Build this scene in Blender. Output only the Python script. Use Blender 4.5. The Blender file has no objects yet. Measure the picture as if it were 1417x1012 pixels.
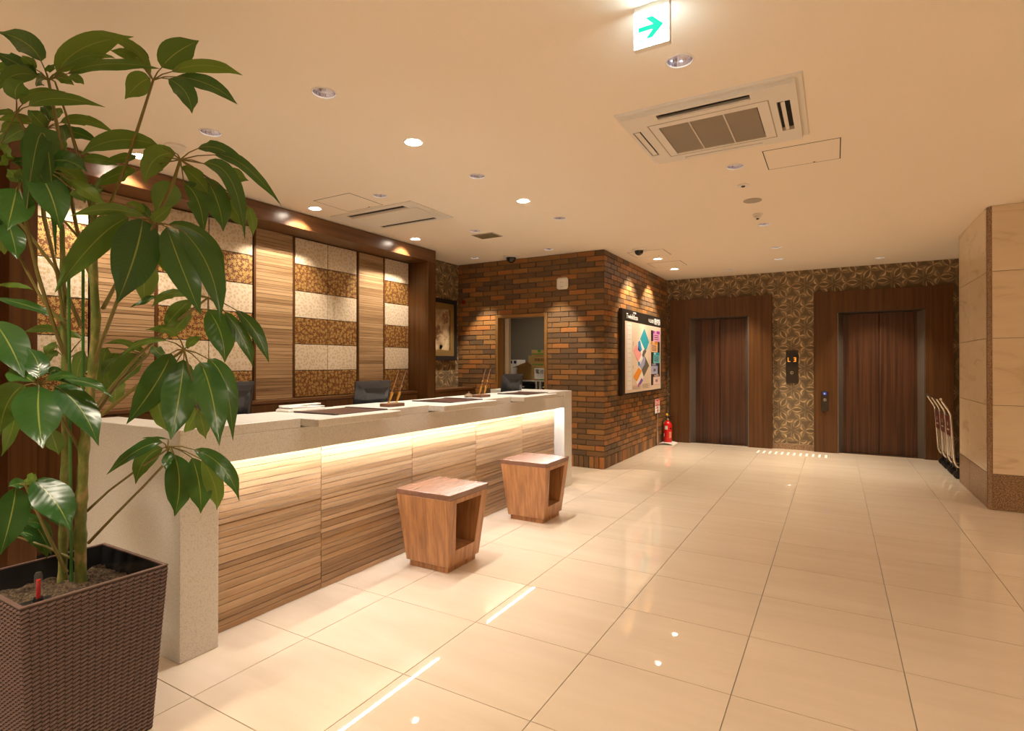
import bpy, bmesh, math, random
from mathutils import Vector, Matrix
R = random.Random(7)
SC = bpy.context.scene
COL = SC.collection
PI = math.pi

# ---------------------------------------------------------------- camera
CAM = Vector((0, 0, 1.3)); YAW, PIT = -0.5292, 0.0043
FPX, CX, CY = 764.2127, 708.5, 500.06
Fw = Vector((math.sin(YAW)*math.cos(PIT), math.cos(YAW)*math.cos(PIT), math.sin(PIT)))
Rt = Vector((math.cos(YAW), -math.sin(YAW), 0)); Up = Rt.cross(Fw)
cd = bpy.data.cameras.new('camera'); cam = bpy.data.objects.new('camera', cd); COL.objects.link(cam)
m = Matrix((Rt, Up, -Fw)).transposed().to_4x4(); m.translation = CAM
cam.matrix_world = m
cd.sensor_width = 36; cd.sensor_fit = 'HORIZONTAL'; cd.lens = FPX*36/1417; cd.shift_y = -5.94/1417
cd.clip_start = .05; cd.clip_end = 60
SC.camera = cam
# ---------------------------------------------------------------- world, exposure
w = bpy.data.worlds.new('world'); SC.world = w; w.use_nodes = True
w.node_tree.nodes['Background'].inputs[0].default_value = (1, .8, .6, 1)
w.node_tree.nodes['Background'].inputs[1].default_value = .05
SC.view_settings.view_transform = 'Standard'; SC.view_settings.look = 'None'
SC.view_settings.gamma = 1; SC.view_settings.use_curve_mapping = False
SC.view_settings.exposure = 0.33
SC.cycles.max_bounces = 10; SC.cycles.diffuse_bounces = 6; SC.cycles.glossy_bounces = 4
SC.cycles.sample_clamp_indirect = 6; SC.cycles.use_denoising = True
SC.cycles.blur_glossy = .1
SC.cycles.caustics_reflective = False; SC.cycles.caustics_refractive = False
LAMP = (1.0, .855, .665)        # warm halogen / LED lamp colour
E_DOWN, E_WASH, E_WALL = 84, 130, 145    # watts of the lamps
LED_STRENGTH = 88
FW_A = 88                     # cone of general downlights, degrees

# ---------------------------------------------------------------- mesh helpers
def wl(o):
    v = Vector((0, 0, 0))
    while o: v += o.location; o = o.parent
    return v
class MB:
    def __init__(s): s.v = []; s.f = []; s.uv = None
    def box(s, x0, x1, y0, y1, z0, z1):
        n = len(s.v)
        s.v += [(x0,y0,z0),(x1,y0,z0),(x1,y1,z0),(x0,y1,z0),(x0,y0,z1),(x1,y0,z1),(x1,y1,z1),(x0,y1,z1)]
        s.f += [(n,n+3,n+2,n+1),(n+4,n+5,n+6,n+7),(n,n+1,n+5,n+4),(n+1,n+2,n+6,n+5),(n+2,n+3,n+7,n+6),(n+3,n,n+4,n+7)]
        return s
    def hexa(s, lo, hi):     # lo, hi: 4 points each (counter-clockwise seen from above)
        n = len(s.v); s.v += [tuple(p) for p in lo] + [tuple(p) for p in hi]
        s.f += [(n+3,n+2,n+1,n),(n+4,n+5,n+6,n+7)] + [(n+i,n+(i+1)%4,n+4+(i+1)%4,n+4+i) for i in range(4)]
        return s
    def poly(s, pts):
        n = len(s.v); s.v += [tuple(p) for p in pts]; s.f.append(tuple(range(n, n+len(pts)))); return s
    def prism(s, pts, off):  # extrude polygon by vector
        off = Vector(off); n = len(s.v); k = len(pts)
        s.v += [tuple(p) for p in pts] + [tuple(Vector(p)+off) for p in pts]
        s.f += [tuple(range(n+k-1, n-1, -1)), tuple(range(n+k, n+2*k))]
        s.f += [(n+i, n+(i+1)%k, n+k+(i+1)%k, n+k+i) for i in range(k)]
        return s
    def tube(s, path, rad, seg=8, cap=True):
        path = [Vector(p) for p in path]; m = len(path)
        if not hasattr(rad, '__len__'): rad = [rad]*m
        n = len(s.v); prev = None
        for i, p in enumerate(path):
            d = (path[min(i+1, m-1)]-path[max(i-1, 0)]).normalized()
            a = prev if prev is not None else (Vector((0,0,1)) if abs(d.z) < .9 else Vector((1,0,0)))
            b = d.cross(a).normalized(); a = b.cross(d).normalized(); prev = a
            for k in range(seg):
                t = 2*PI*k/seg
                s.v.append(tuple(p+(a*math.cos(t)+b*math.sin(t))*rad[i]))
        for i in range(m-1):
            for k in range(seg):
                q = (k+1) % seg
                s.f.append((n+i*seg+k, n+i*seg+q, n+(i+1)*seg+q, n+(i+1)*seg+k))
        if cap:
            s.f.append(tuple(n+k for k in range(seg-1, -1, -1))); s.f.append(tuple(n+(m-1)*seg+k for k in range(seg)))
        return s
    def lathe(s, c, prof, seg=24, axis='z'):
        n = len(s.v); c = Vector(c)
        for r, h in prof:
            for k in range(seg):
                t = 2*PI*k/seg; x, y = r*math.cos(t), r*math.sin(t)
                s.v.append(tuple(c+(Vector((x, y, h)) if axis == 'z' else Vector((x, h, y)) if axis == 'y' else Vector((h, x, y)))))
        for i in range(len(prof)-1):
            for k in range(seg):
                q = (k+1) % seg; s.f.append((n+i*seg+k, n+i*seg+q, n+(i+1)*seg+q, n+(i+1)*seg+k))
        return s
    def build(s, name, mat, parent=None, smooth=False, bevel=0, kind=None, local=False, recalc=True, loc=None):
        me = bpy.data.meshes.new(name)
        o = bpy.data.objects.new(name, me); COL.objects.link(o)
        off = Vector((0,0,0))
        if parent:
            o.parent = parent
            if not local: off = wl(parent)
        if loc is not None: o.location = Vector(loc)-off; off = Vector(loc)
        me.from_pydata([tuple(Vector(v)-off) for v in s.v] if off.length > 0 else s.v, [], s.f)
        if recalc:
            bm = bmesh.new(); bm.from_mesh(me); bmesh.ops.recalc_face_normals(bm, faces=bm.faces)
            if bevel: bmesh.ops.bevel(bm, geom=bm.edges[:], offset=bevel, segments=1, affect='EDGES', clamp_overlap=True)
            bm.to_mesh(me); bm.free()
        if smooth:
            for p in me.polygons: p.use_smooth = True
            if smooth != 'all':
                me.set_sharp_from_angle(angle=math.radians(40))
        if mat: me.materials.append(mat)
        if kind: o['kind'] = kind
        return o
def box(name, b, mat, parent=None, bevel=0, kind=None): return MB().box(*b).build(name, mat, parent, bevel=bevel, kind=kind)
def thing(name, loc, label=None, cat=None, group=None, rz=0, kind=None, parent=None):
    o = bpy.data.objects.new(name, None); COL.objects.link(o); o.empty_display_size = .1
    if parent: o.parent = parent; o.location = Vector(loc)-wl(parent)
    else: o.location = loc
    o.rotation_euler = (0, 0, rz)
    return tag(o, label, cat, group, kind)
def tag(o, label=None, cat=None, group=None, kind=None):
    if label: o['label'] = label
    if cat: o['category'] = cat
    if group: o['group'] = group
    if kind: o['kind'] = kind
    return o
def inst(me, name, parent, loc, scale=(1,1,1), rot=(0,0,0)):
    o = bpy.data.objects.new(name, me); COL.objects.link(o); o.parent = parent
    o.location = Vector(loc)-(wl(parent) if parent else Vector()); o.scale = scale; o.rotation_euler = rot
    return o
def text(body, size, pos, right, up, mat, parent, name='lettering', align='LEFT', ext=.0006, sx=1):
    cu = bpy.data.curves.new(name, 'FONT'); cu.body = body; cu.size = size; cu.align_x = align; cu.extrude = ext
    cu.resolution_u = 3
    t = bpy.data.objects.new('tmp', cu); COL.objects.link(t)
    dg = bpy.context.evaluated_depsgraph_get(); dg.update()
    me = bpy.data.meshes.new_from_object(t.evaluated_get(dg)); bpy.data.objects.remove(t)
    r = Vector(right); u = Vector(up); n = r.cross(u)
    M = Matrix((r*sx, u, n)).transposed().to_4x4(); M.translation = Vector(pos)-(wl(parent) if parent else Vector())
    me.transform(M); me.name = name; me.materials.clear(); me.materials.append(mat)
    o = bpy.data.objects.new(name, me); COL.objects.link(o); o.parent = parent
    return o

# ---------------------------------------------------------------- materials
def mat(name, col=(.8,.8,.8), rough=.5, metal=0, emit=None, es=0, spec=None, coat=0):
    m = bpy.data.materials.new(name); m.use_nodes = True; b = m.node_tree.nodes['Principled BSDF']
    b.inputs['Base Color'].default_value = (*col, 1); b.inputs['Roughness'].default_value = rough
    b.inputs['Metallic'].default_value = metal
    if spec is not None: b.inputs['Specular IOR Level'].default_value = spec
    if coat: b.inputs['Coat Weight'].default_value = coat; b.inputs['Coat Roughness'].default_value = .1
    if emit: b.inputs['Emission Color'].default_value = (*emit, 1); b.inputs['Emission Strength'].default_value = es
    return m
class NT:
    def __init__(s, m): s.t = m.node_tree; s.b = s.t.nodes['Principled BSDF']
    def n(s, typ, **k):
        o = s.t.nodes.new('ShaderNode'+typ)
        for a, v in k.items(): setattr(o, a, v)
        return o
    def l(s, a, b): s.t.links.new(a, b)
    def math(s, op, a, b=None, c=None):
        o = s.n('Math', operation=op)
        for i, v in enumerate((a, b, c)):
            if v is None: continue
            if isinstance(v, (int, float)): o.inputs[i].default_value = v
            else: s.l(v, o.inputs[i])
        return o.outputs[0]
    def pos(s, scale, coord='pos', rot=(0,0,0)):
        mp = s.n('Mapping'); mp.inputs['Scale'].default_value = scale; mp.inputs['Rotation'].default_value = rot
        if coord == 'pos': s.l(s.n('NewGeometry').outputs['Position'], mp.inputs[0])
        else: s.l(s.n('TexCoord').outputs['Object'], mp.inputs[0])
        return mp.outputs[0]
    def noise(s, vec, scale=1, detail=4, rough=.5, dist=0):
        o = s.n('TexNoise'); o.inputs['Scale'].default_value = scale; o.inputs['Detail'].default_value = detail
        o.inputs['Roughness'].default_value = rough; o.inputs['Distortion'].default_value = dist
        s.l(vec, o.inputs['Vector']); return o.outputs['Fac']
    def ramp(s, fac, stops):
        o = s.n('ValToRGB'); e = o.color_ramp.elements
        while len(e) < len(stops): e.new(.5)
        for i, (p, c) in enumerate(stops): e[i].position = p; e[i].color = (*c, 1)
        s.l(fac, o.inputs[0]); return o.outputs[0]
    def mix(s, fac, a, b, typ='MIX'):
        o = s.n('Mix', data_type='RGBA', blend_type=typ)
        for i, v in ((0, fac), (6, a), (7, b)):
            if isinstance(v, (int, float)): o.inputs[i].default_value = v
            elif isinstance(v, tuple): o.inputs[i].default_value = (*v, 1)
            else: s.l(v, o.inputs[i])
        return o.outputs[2]
    def rnd(s):
        a = s.n('ObjectInfo').outputs['Random']; b = s.n('NewGeometry').outputs['Random Per Island']
        return s.math('FRACT', s.math('ADD', a, b))
    def bump(s, h, st=.2, d=.001):
        o = s.n('Bump'); o.inputs['Strength'].default_value = st; o.inputs['Distance'].default_value = d
        s.l(h, o.inputs['Height']); s.l(o.outputs[0], s.b.inputs['Normal'])
    def base(s, c): s.l(c, s.b.inputs['Base Color'])
def offs(t, vec, rnd, k=7.0):
    c = t.n('CombineXYZ'); v = t.math('MULTIPLY', rnd, k)
    for i in range(3): t.l(v, c.inputs[i])
    a = t.n('VectorMath', operation='ADD'); t.l(vec, a.inputs[0]); t.l(c.outputs[0], a.inputs[1]); return a.outputs[0]
def wood(name, c1, c2, scale, rough=.35, var=.25, nscale=1, spec=None):
    m = mat(name, c1, rough, spec=spec); t = NT(m); r = t.rnd()
    v = offs(t, t.pos(scale), r)
    f = t.noise(v, nscale, 6, .62, .08)
    c = t.ramp(f, [(.34, c2), (.5, tuple((a+b)/2 for a, b in zip(c1, c2))), (.66, c1)])
    c = t.mix(t.math('MULTIPLY', r, var), c, c2)
    t.base(c); t.bump(f, .15, .0006); return m
def stone(name, c1, c2, sc, rough=.4, thr=(.4,.62), lo=None):
    m = mat(name, c1, rough); t = NT(m); f = t.noise(t.pos((sc,)*3), 1, 3, .7)
    c = t.ramp(f, [(thr[0], c2), (thr[1], c1)])
    if lo: c = t.mix(t.math('MULTIPLY', t.noise(t.pos((3,)*3), 1, 2), .5), c, lo)
    t.base(c); return m
M = {}
m = mat('ceiling_paper', (.80,.70,.56), .85); t = NT(m); f = t.noise(t.pos((60, 25, 60)), 1, 4, .7)
t.base(t.mix(t.math('MULTIPLY', t.math('SUBTRACT', f, .35), .5), (.90,.81,.69), (.84,.745,.62))); t.bump(f, .25, .0015); M['ceil'] = m
m = mat('polished_floor_tile', (.70,.55,.38), .10); t = NT(m); r = t.rnd()
f1 = t.noise(offs(t, t.pos((1.0, 7, 1)), r, 3), 1, 5, .6, .3); f2 = t.noise(t.pos((45,)*3), 1, 3, .7)
c = t.ramp(f1, [(.3, (.65,.535,.405)), (.55, (.69,.575,.445)), (.75, (.72,.61,.485))])
c = t.mix(t.math('MULTIPLY', t.math('GREATER_THAN', f2, .62), .10), c, (.60,.48,.36))
c = t.mix(t.math('MULTIPLY', r, .12), c, (.64,.51,.38)); t.base(c)
t.l(t.math('ADD', t.math('MULTIPLY', f2, .012), .008), t.b.inputs['Roughness']); M['tile'] = m
M['grout'] = mat('grout', (.26,.235,.20), .6)
M['quartz'] = stone('speckled_quartz', (.69,.67,.63), (.49,.46,.41), 190, .35, (.33,.5))
M['granite'] = stone('brown_granite', (.42,.27,.15), (.13,.07,.04), 110, .35, (.4,.6))
m = mat('cream_limestone', (.68,.53,.35), .22); t = NT(m); r = t.rnd()
f = t.noise(offs(t, t.pos((1.1,1.1,5), rot=(.25,.35,0)), r), 1.3, 6, .6, 1.2)
t.base(t.ramp(f, [(.33, (.64,.51,.35)), (.43, (.75,.62,.45)), (.7, (.79,.67,.50))])); M['lime'] = m
M['walnut_v'] = wood('dark_walnut_upright', (.125,.052,.0145), (.066,.026,.0075), (30,30,.8), .36, spec=.35)
M['lift_wood'] = wood('elevator_door_wood', (.115,.043,.017), (.032,.013,.008), (36,36,.6), .32, .15, spec=.4)
M['walnut_h'] = wood('dark_walnut_level', (.16,.068,.024), (.085,.034,.012), (30,.9,30), .28, .15)
M['stool'] = wood('stool_walnut', (.54,.27,.115), (.29,.13,.052), (34,34,.7), .32, .12)
M['stool_top'] = wood('stool_top_walnut', (.25,.13,.082), (.19,.095,.058), (30,1.0,30), .26, .1, spec=.7)
m = mat('striped_wood_tile', (.4,.24,.12), .38); t = NT(m); r = t.rnd()
f = t.noise(offs(t, t.pos((20,1.5,34)), r, 11), 1, 5, .6, .5); g = t.noise(t.pos((1,1.6,7)), 1, 2, .5)
c = t.ramp(f, [(.3, (.16,.085,.04)), (.48, (.38,.225,.11)), (.7, (.52,.34,.19))])
c = t.mix(t.math('MULTIPLY_ADD', g, .6, .12), c, t.ramp(r, [(0, (.13,.078,.036)), (.3, (.30,.19,.095)), (.55, (.46,.31,.17)), (1, (.60,.43,.26))])); t.base(c); t.bump(f, .3, .001); M['slat'] = m
M['slat_back'] = mat('slat_joint', (.10,.06,.03), .7)
m = mat('facing_brick', (.3,.14,.05), .5, spec=.25); t = NT(m); r = t.rnd()
c = t.ramp(r, [(0, (.105,.064,.036)), (.30, (.155,.084,.036)), (.48, (.29,.135,.036)), (.64, (.185,.098,.038)), (.82, (.42,.155,.036)), (1, (.32,.165,.05))])
f = t.noise(t.pos((40,)*3), 1, 4, .7); g = t.noise(t.pos((9,)*3), 1, 3, .6)
c = t.mix(t.math('MULTIPLY', f, .3), c, (.10,.055,.03)); c = t.mix(t.math('MULTIPLY', g, .25), c, (.18,.12,.07))
t.base(c); t.bump(f, .35, .002); M['brick'] = m
M['mortar'] = stone('mortar', (.15,.13,.10), (.10,.085,.065), 60, .9)
def brocade(name, base, gold, s, metal, rough=.45, cov=1.0):
    m = mat(name, base, rough); t = NT(m)
    g = t.n('NewGeometry'); sep = t.n('SeparateXYZ'); t.l(g.outputs['Position'], sep.inputs[0])
    mask = None
    for sc, pet, rr, ph in ((s, 5, .52*cov, 0), (s*2.3, 4, .36*cov, 3.3)):
        cb = t.n('CombineXYZ'); t.l(t.math('MULTIPLY_ADD', sep.outputs[1], sc, ph), cb.inputs[0]); t.l(t.math('MULTIPLY_ADD', sep.outputs[2], sc, ph), cb.inputs[1])
        v = t.n('TexVoronoi', voronoi_dimensions='2D'); v.inputs['Scale'].default_value = 1; v.inputs['Randomness'].default_value = .85; t.l(cb.outputs[0], v.inputs['Vector'])
        d = t.n('VectorMath', operation='SUBTRACT'); t.l(cb.outputs[0], d.inputs[0]); t.l(v.outputs['Position'], d.inputs[1])
        ds = t.n('SeparateXYZ'); t.l(d.outputs[0], ds.inputs[0])
        cs = t.n('SeparateColor'); t.l(v.outputs['Color'], cs.inputs[0])
        an = t.math('ADD', t.math('ARCTAN2', ds.outputs[1], ds.outputs[0]), t.math('MULTIPLY', cs.outputs[0], 6.28))
        pr = t.math('MULTIPLY', t.math('ADD', t.math('MULTIPLY', t.math('ABSOLUTE', t.math('COSINE', t.math('MULTIPLY', an, pet/2))), .72), .22), rr)
        k = t.math('LESS_THAN', v.outputs['Distance'], pr)
        mask = k if mask is None else t.math('MAXIMUM', mask, k)
    t.base(t.mix(mask, base, gold)); t.l(t.math('MULTIPLY', mask, metal), t.b.inputs['Metallic'])
    t.bump(mask, .4, .0008); return m
M['bro_dark'] = brocade('brown_gold_brocade', (.165,.058,.018), (.56,.37,.13), 25, .6, .40, .92)
M['bro_light'] = brocade('cream_gold_brocade', (.74,.63,.50), (.60,.46,.26), 30, .35, .45, .78)
M['paper'] = mat('wallpaper_ground', (.14,.098,.052), .55)
m = mat('wallpaper_bronze', (.40,.26,.12), .42, .35); t = NT(m); f = t.noise(t.pos((22,)*3), 1, 2)
t.base(t.ramp(f, [(.3, (.30,.21,.105)), (.7, (.66,.48,.27))])); M['petal'] = m
M['petal2'] = mat('wallpaper_soft_bronze', (.24,.17,.095), .5, .1)
M['black'] = mat('black_plastic', (.012,.012,.013), .35)
M['blackgloss'] = mat('black_gloss_plastic', (.02,.02,.022), .16)
M['bronze'] = mat('dark_bronze_metal', (.055,.042,.032), .35, .6)
M['steelgrey'] = mat('brushed_grey_jamb', (.20,.165,.135), .4, .5)
M['chrome'] = mat('chrome', (.85,.85,.87), .08, 1)
M['satin'] = mat('satin_steel', (.72,.66,.58), .25, 1)
M['goldm'] = mat('polished_gold', (.80,.50,.14), .22, 1)
M['goldframe'] = mat('antique_gold', (.42,.30,.12), .4, .8)
M['doorgold'] = mat('bronze_door_frame', (.42,.23,.08), .35, .7)
M['white'] = mat('white_plastic', (.78,.74,.68), .4)
M['acgrey'] = mat('grille_mesh', (.42,.37,.30), .7)
M['dark'] = mat('dark_void', (.015,.013,.011), .8)
M['leather'] = wood('brown_leather', (.085,.03,.018), (.05,.018,.011), (60,60,60), .42, .05)
M['leather_edge'] = mat('dark_leather_edge', (.028,.011,.008), .35)
M['paperw'] = mat('white_paper', (.82,.80,.76), .6)
M['red'] = mat('red_enamel', (.62,.012,.012), .22)
M['redsign'] = mat('red_print', (.60,.03,.02), .5)
M['yellow'] = mat('yellow_tag', (.8,.45,.03), .5)
M['carton'] = mat('cardboard', (.42,.26,.08), .8)
M['green'] = mat('green_tape', (.02,.30,.05), .5)
M['navy'] = mat('navy_print', (.01,.012,.08), .6)
M['wallgrey'] = mat('back_room_paint', (.30,.26,.20), .8)
M['creampaint'] = mat('cream_painted_jamb', (.62,.52,.38), .5)
M['teak'] = wood('pen_stand_wood', (.20,.08,.035), (.12,.045,.02), (30,10,30), .4, .1)
M['ink'] = mat('black_ink', (.01,.01,.01), .5)
M['redglass'] = mat('dark_red_lens', (.16,.01,.008), .25)
M['led_em'] = mat('led_strip_glow', (1,1,1), .5, emit=(1,.98,.98), es=LED_STRENGTH)
M['lamp_em'] = mat('lamp_glow', (1,1,1), .5, emit=(1,.95,.92), es=50)
M['wash_em'] = mat('wash_lamp_glow', (1,1,1), .5, emit=(1,.86,.68), es=60)
M['refl'] = mat('downlight_reflector', (.84,.84,.94), .16, 1)
M['sign_em'] = mat('sign_face_glow', (1,1,1), .5, emit=(.72,.94,1), es=9)
M['sign_gr'] = mat('sign_green_glow', (0,.4,.2), .5, emit=(.0,.86,.42), es=1.0)
M['amber'] = mat('amber_display', (0,0,0), .5, emit=(1,.30,.02), es=1.6)
M['bluelit'] = mat('blue_lit_button', (.01,.03,.2), .4, emit=(.02,.12,.8), es=.3)
M['rattan'] = mat('rattan_brown', (.150,.092,.078), .40)
M['rattan_d'] = mat('rattan_gap', (.035,.020,.017), .7)
M['soil'] = stone('potting_soil', (.17,.11,.055), (.03,.018,.010), 110, .9, (.45,.68))
M['stake'] = mat('green_stake', (.05,.16,.03), .4)
m = mat('green_brown_bark', (.17,.17,.045), .5); t = NT(m); f = t.noise(t.pos((26,26,14)), 1, 4, .6)
t.base(t.ramp(f, [(.38, (.10,.14,.025)), (.55, (.19,.21,.05)), (.70, (.40,.28,.12))])); t.bump(f, .4, .002); M['bark'] = m
M['stalk'] = mat('leaf_stalk', (.16,.13,.03), .45)
m = mat('clear_tube', (.95,.95,.95), .05); m.node_tree.nodes['Principled BSDF'].inputs['IOR'].default_value = 1.06; m.node_tree.nodes['Principled BSDF'].inputs['Alpha'].default_value = .3; m.node_tree.nodes['Principled BSDF'].inputs['Transmission Weight'].default_value = .9; M['glass'] = m
# leaf: dark glossy upper side, paler underside, pale midrib
m = mat('leaf_green', (.03,.1,.015), .36, spec=.5); t = NT(m)
uv = t.n('UVMap'); su = t.n('SeparateXYZ'); t.l(uv.outputs[0], su.inputs[0])
du = t.math('ABSOLUTE', t.math('SUBTRACT', su.outputs[0], .5))
mid = t.math('LESS_THAN', du, .018)
vein = t.math('MULTIPLY', t.math('GREATER_THAN', t.math('SINE', t.math('MULTIPLY', t.math('SUBTRACT', su.outputs[1], t.math('MULTIPLY', du, .35)), 120)), .86), .16)
oi = t.n('ObjectInfo').outputs['Random']
top = t.mix(oi, (.014,.082,.016), (.036,.125,.022)); bot = t.mix(oi, (.075,.16,.022), (.15,.25,.03))
g = t.n('NewGeometry'); c = t.mix(g.outputs['Backfacing'], top, bot)
t.bump(t.math('SINE', t.math('MULTIPLY', t.math('SUBTRACT', su.outputs[1], t.math('MULTIPLY', du, .35)), 60)), .10, .0015); c = t.mix(vein, c, (.07,.16,.035)); c = t.mix(mid, c, (.27,.33,.07)); t.base(c)
t.l(t.math('MULTIPLY_ADD', g.outputs['Backfacing'],   .2, .30), t.b.inputs['Roughness'])
tr = t.n('BsdfTranslucent'); t.l(t.mix(.6, c, (.18,.30,.02)), tr.inputs[0])
mx = t.n('MixShader'); mx.inputs[0].default_value = .26; out = t.t.nodes['Material Output']
t.l(t.b.outputs[0], mx.inputs[1]); t.l(tr.outputs[0], mx.inputs[2]); t.l(mx.outputs[0], out.inputs[0]); M['leaf'] = m

# ---------------------------------------------------------------- dimensions
ZC = 2.705; XL = -4.65; YE = 9.38; XR = 5.4; YB = -2.6; YBR = 6.42; XBR = -2.444; XCOL = 1.178; YCOL = 6.39
# ---------------------------------------------------------------- floor
floor = box('floor', (XL-.6, XR+.1, YB-.1, YE+.12, -.12, -.004), M['grout'], kind='structure')
TX, TY, OX, OY = .6036, .5374, -2.164, 1.236
tm = MB().box(0, TX-.0035, 0, TY-.0035, -.012, 0).build('tile', M['tile'], None, bevel=.0006).data
bpy.data.objects.remove(bpy.data.objects['tile'])
tiles = []
for i in range(-5, 13):
    for j in range(-8, 16):
        x, y = OX+i*TX, OY+j*TY
        if x < XL-.65 or x > XR or y > YE+.05: continue
        if x+TX < XBR+.01 and y > YBR+.15 : continue
        if x > XCOL+.1 and y > YCOL and y+TY < 7.75: continue
        cx, cy = x+TX/2, y+TY/2; d = Vector((cx, cy)); f = d.x*Fw.x+d.y*Fw.y; s = d.x*Rt.x+d.y*Rt.y
        vis = f > .3 and abs(s) < f*.95+1.0 and not (x < -3.2 and y > 1.4)
        tiles.append((not vis, f, x, y))
tiles.sort(); rest = MB()
for k, (nv, f, x, y) in enumerate(tiles):
    x1 = min(x+TX, XR+.05)-x
    if nv or k >= 300: rest.box(x, x+TX-.0035, y, y+TY-.0035, -.012, 0)
    else: inst(tm, 'tile', floor, (x, y, 0))
rest.build('tile', M['tile'], floor, kind='stuff')
# ---------------------------------------------------------------- downlight positions
DL = [  # x, y, radius, label, kind ('A' general, 'W' wall wash next to brick)
 (-.619, 2.60, .058, 'chrome downlight just below the green exit sign', 'A'),
 (-2.285, 1.976, .058, 'chrome downlight in the upper left ceiling, above the counter front', 'A'),
 (-3.271, 1.967, .058, 'chrome downlight beside the smoke detector above the plant', 'A'),
 (-2.311, 3.436, .056, 'chrome downlight between two bright lamps in the middle of the ceiling', 'A'),
 (-3.282, 3.421, .056, 'chrome downlight beside the slim two-slot air conditioner', 'A'),
 (-2.294, 4.833, .056, 'chrome downlight in the ceiling right of the small square vent', 'A'),
 (-3.291, 4.85, .056, 'chrome downlight touching the small square ceiling vent', 'A'),
 (-4.124, 6.076, .054, 'chrome downlight over the corner of brick wall and wallpaper', 'W'),
 (-3.033, 6.079, .054, 'chrome downlight over the brick above the white wireless box', 'W'),
 (-.61, 4.195, .056, 'chrome downlight behind the big four-way air conditioner', 'A'),
 (-.614, 6.086, .055, 'chrome downlight next to the ceiling heat detector', 'A'),
 (-.61, 7.374, .055, 'nearer of two close chrome downlights before the elevators', 'A'),
 (-.652, 8.205, .055, 'farther of two close chrome downlights before the elevators', 'A'),
 (.514, 8.783, .055, 'chrome downlight in front of the right elevator', 'E'),
 (-1.35, 8.783, .055, 'chrome downlight in front of the left elevator', 'E'),
]
WASH = [ # adjustable bright lamps: x, y, aim dx, label
 (-2.303, 2.703, -.25, 'bright tilted ceiling lamp nearest the camera, over the stools'),
 (-2.317, 4.158, -.25, 'bright tilted ceiling lamp over the far half of the counter'),
 (-4.058, 3.411, -.20, 'bright tilted lamp beside the wood header and ceiling hatch'),
 (-4.075, 4.818, -.20, 'bright tilted lamp beside the wood header, beyond the slim air conditioner'),
 (-4.06, 1.95, -.20, 'bright tilted lamp by the wood header, hidden behind plant leaves'),
 (-2.048, 7.373, -.34, 'bright tilted lamp in front of the brick wall above the map'),
 (-2.055, 8.288, -.34, 'bright tilted lamp farthest along the brick wall, near the elevators'),
]
FILL_LAMPS = [(-.61, .95), (-2.3, .05), (-.61, -.7), (-3.28, -.6), (1.25, .9), (1.25, -.9), (3.0, 1.0), (3.0, 3.2), (3.0, 5.2), (-2.3, -1.0), (3.0, -1.0), (4.3, 8.2)]  # x, y of lamps added out of view for fill light
# ceiling: one slab whose underside has round holes for the lamps
bm = bmesh.new()
def loop(pts):
    vs = [bm.verts.new((x, y, ZC)) for x, y in pts]
    for i in range(len(vs)): bm.edges.new((vs[i], vs[(i+1) % len(vs)]))
loop([(XL-.6, YB-.1), (XR+.1, YB-.1), (XR+.1, YE+.12), (XL-.6, YE+.12)])
for d in DL: loop([(d[0]+d[2]*math.cos(2*PI*k/20), d[1]+d[2]*math.sin(2*PI*k/20)) for k in range(20)])
for d in WASH: loop([(d[0]+.058*math.cos(2*PI*k/20), d[1]+.058*math.sin(2*PI*k/20)) for k in range(20)])
bmesh.ops.triangle_fill(bm, edges=bm.edges[:], use_beauty=True)
me = bpy.data.meshes.new('ceiling')
for f in bm.faces:
    f.normal_update()
    if f.normal.z > 0: f.normal_flip()
bm.to_mesh(me); bm.free(); me.materials.append(M['ceil'])
ceil = bpy.data.objects.new('ceiling', me); COL.objects.link(ceil); ceil['kind'] = 'structure'
box('ceiling_slab', (XL-.6, XR+.1, YB-.1, YE+.12, ZC+.16, ZC+.2), M['dark'], ceil)
# ---------------------------------------------------------------- outer walls
box('wall_back', (XL-.1, XR+.1, YB-.1, YB, 0, ZC), M['lime'], kind='structure')
box('wall_side', (XR, XR+.1, YB, YE, 0, ZC), M['lime'], kind='structure')
wlft = box('wall_left', (XL-.1, XL, YB, YBR, 0, ZC), M['paper'], kind='structure')
for k in range(7):
    box('panel', (XL, XL+.02, 1.32-.56*(k+1), 1.32-.56*k-.004, 0, ZC), M['walnut_v'], wlft, bevel=.002)
wel = MB().box(-2.6, -2.10, YE, YE+.1, 0, ZC).box(-1.12, -.01, YE, YE+.1, 0, ZC).box(1.09, XR, YE, YE+.1, 0, ZC).box(-2.10, -1.12, YE, YE+.1, 2.08, ZC).box(-.01, 1.09, YE, YE+.1, 2.08, ZC).build('wall_elevator', M['paper'], kind='structure')
box('granite_base', (-.84, -.26, YE-.02, YE, 0, .085), M['granite'], wel, bevel=.003)
box('granite_base', (1.35, XR, YE-.02, YE, 0, .085), M['granite'], wel, bevel=.003)
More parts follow.
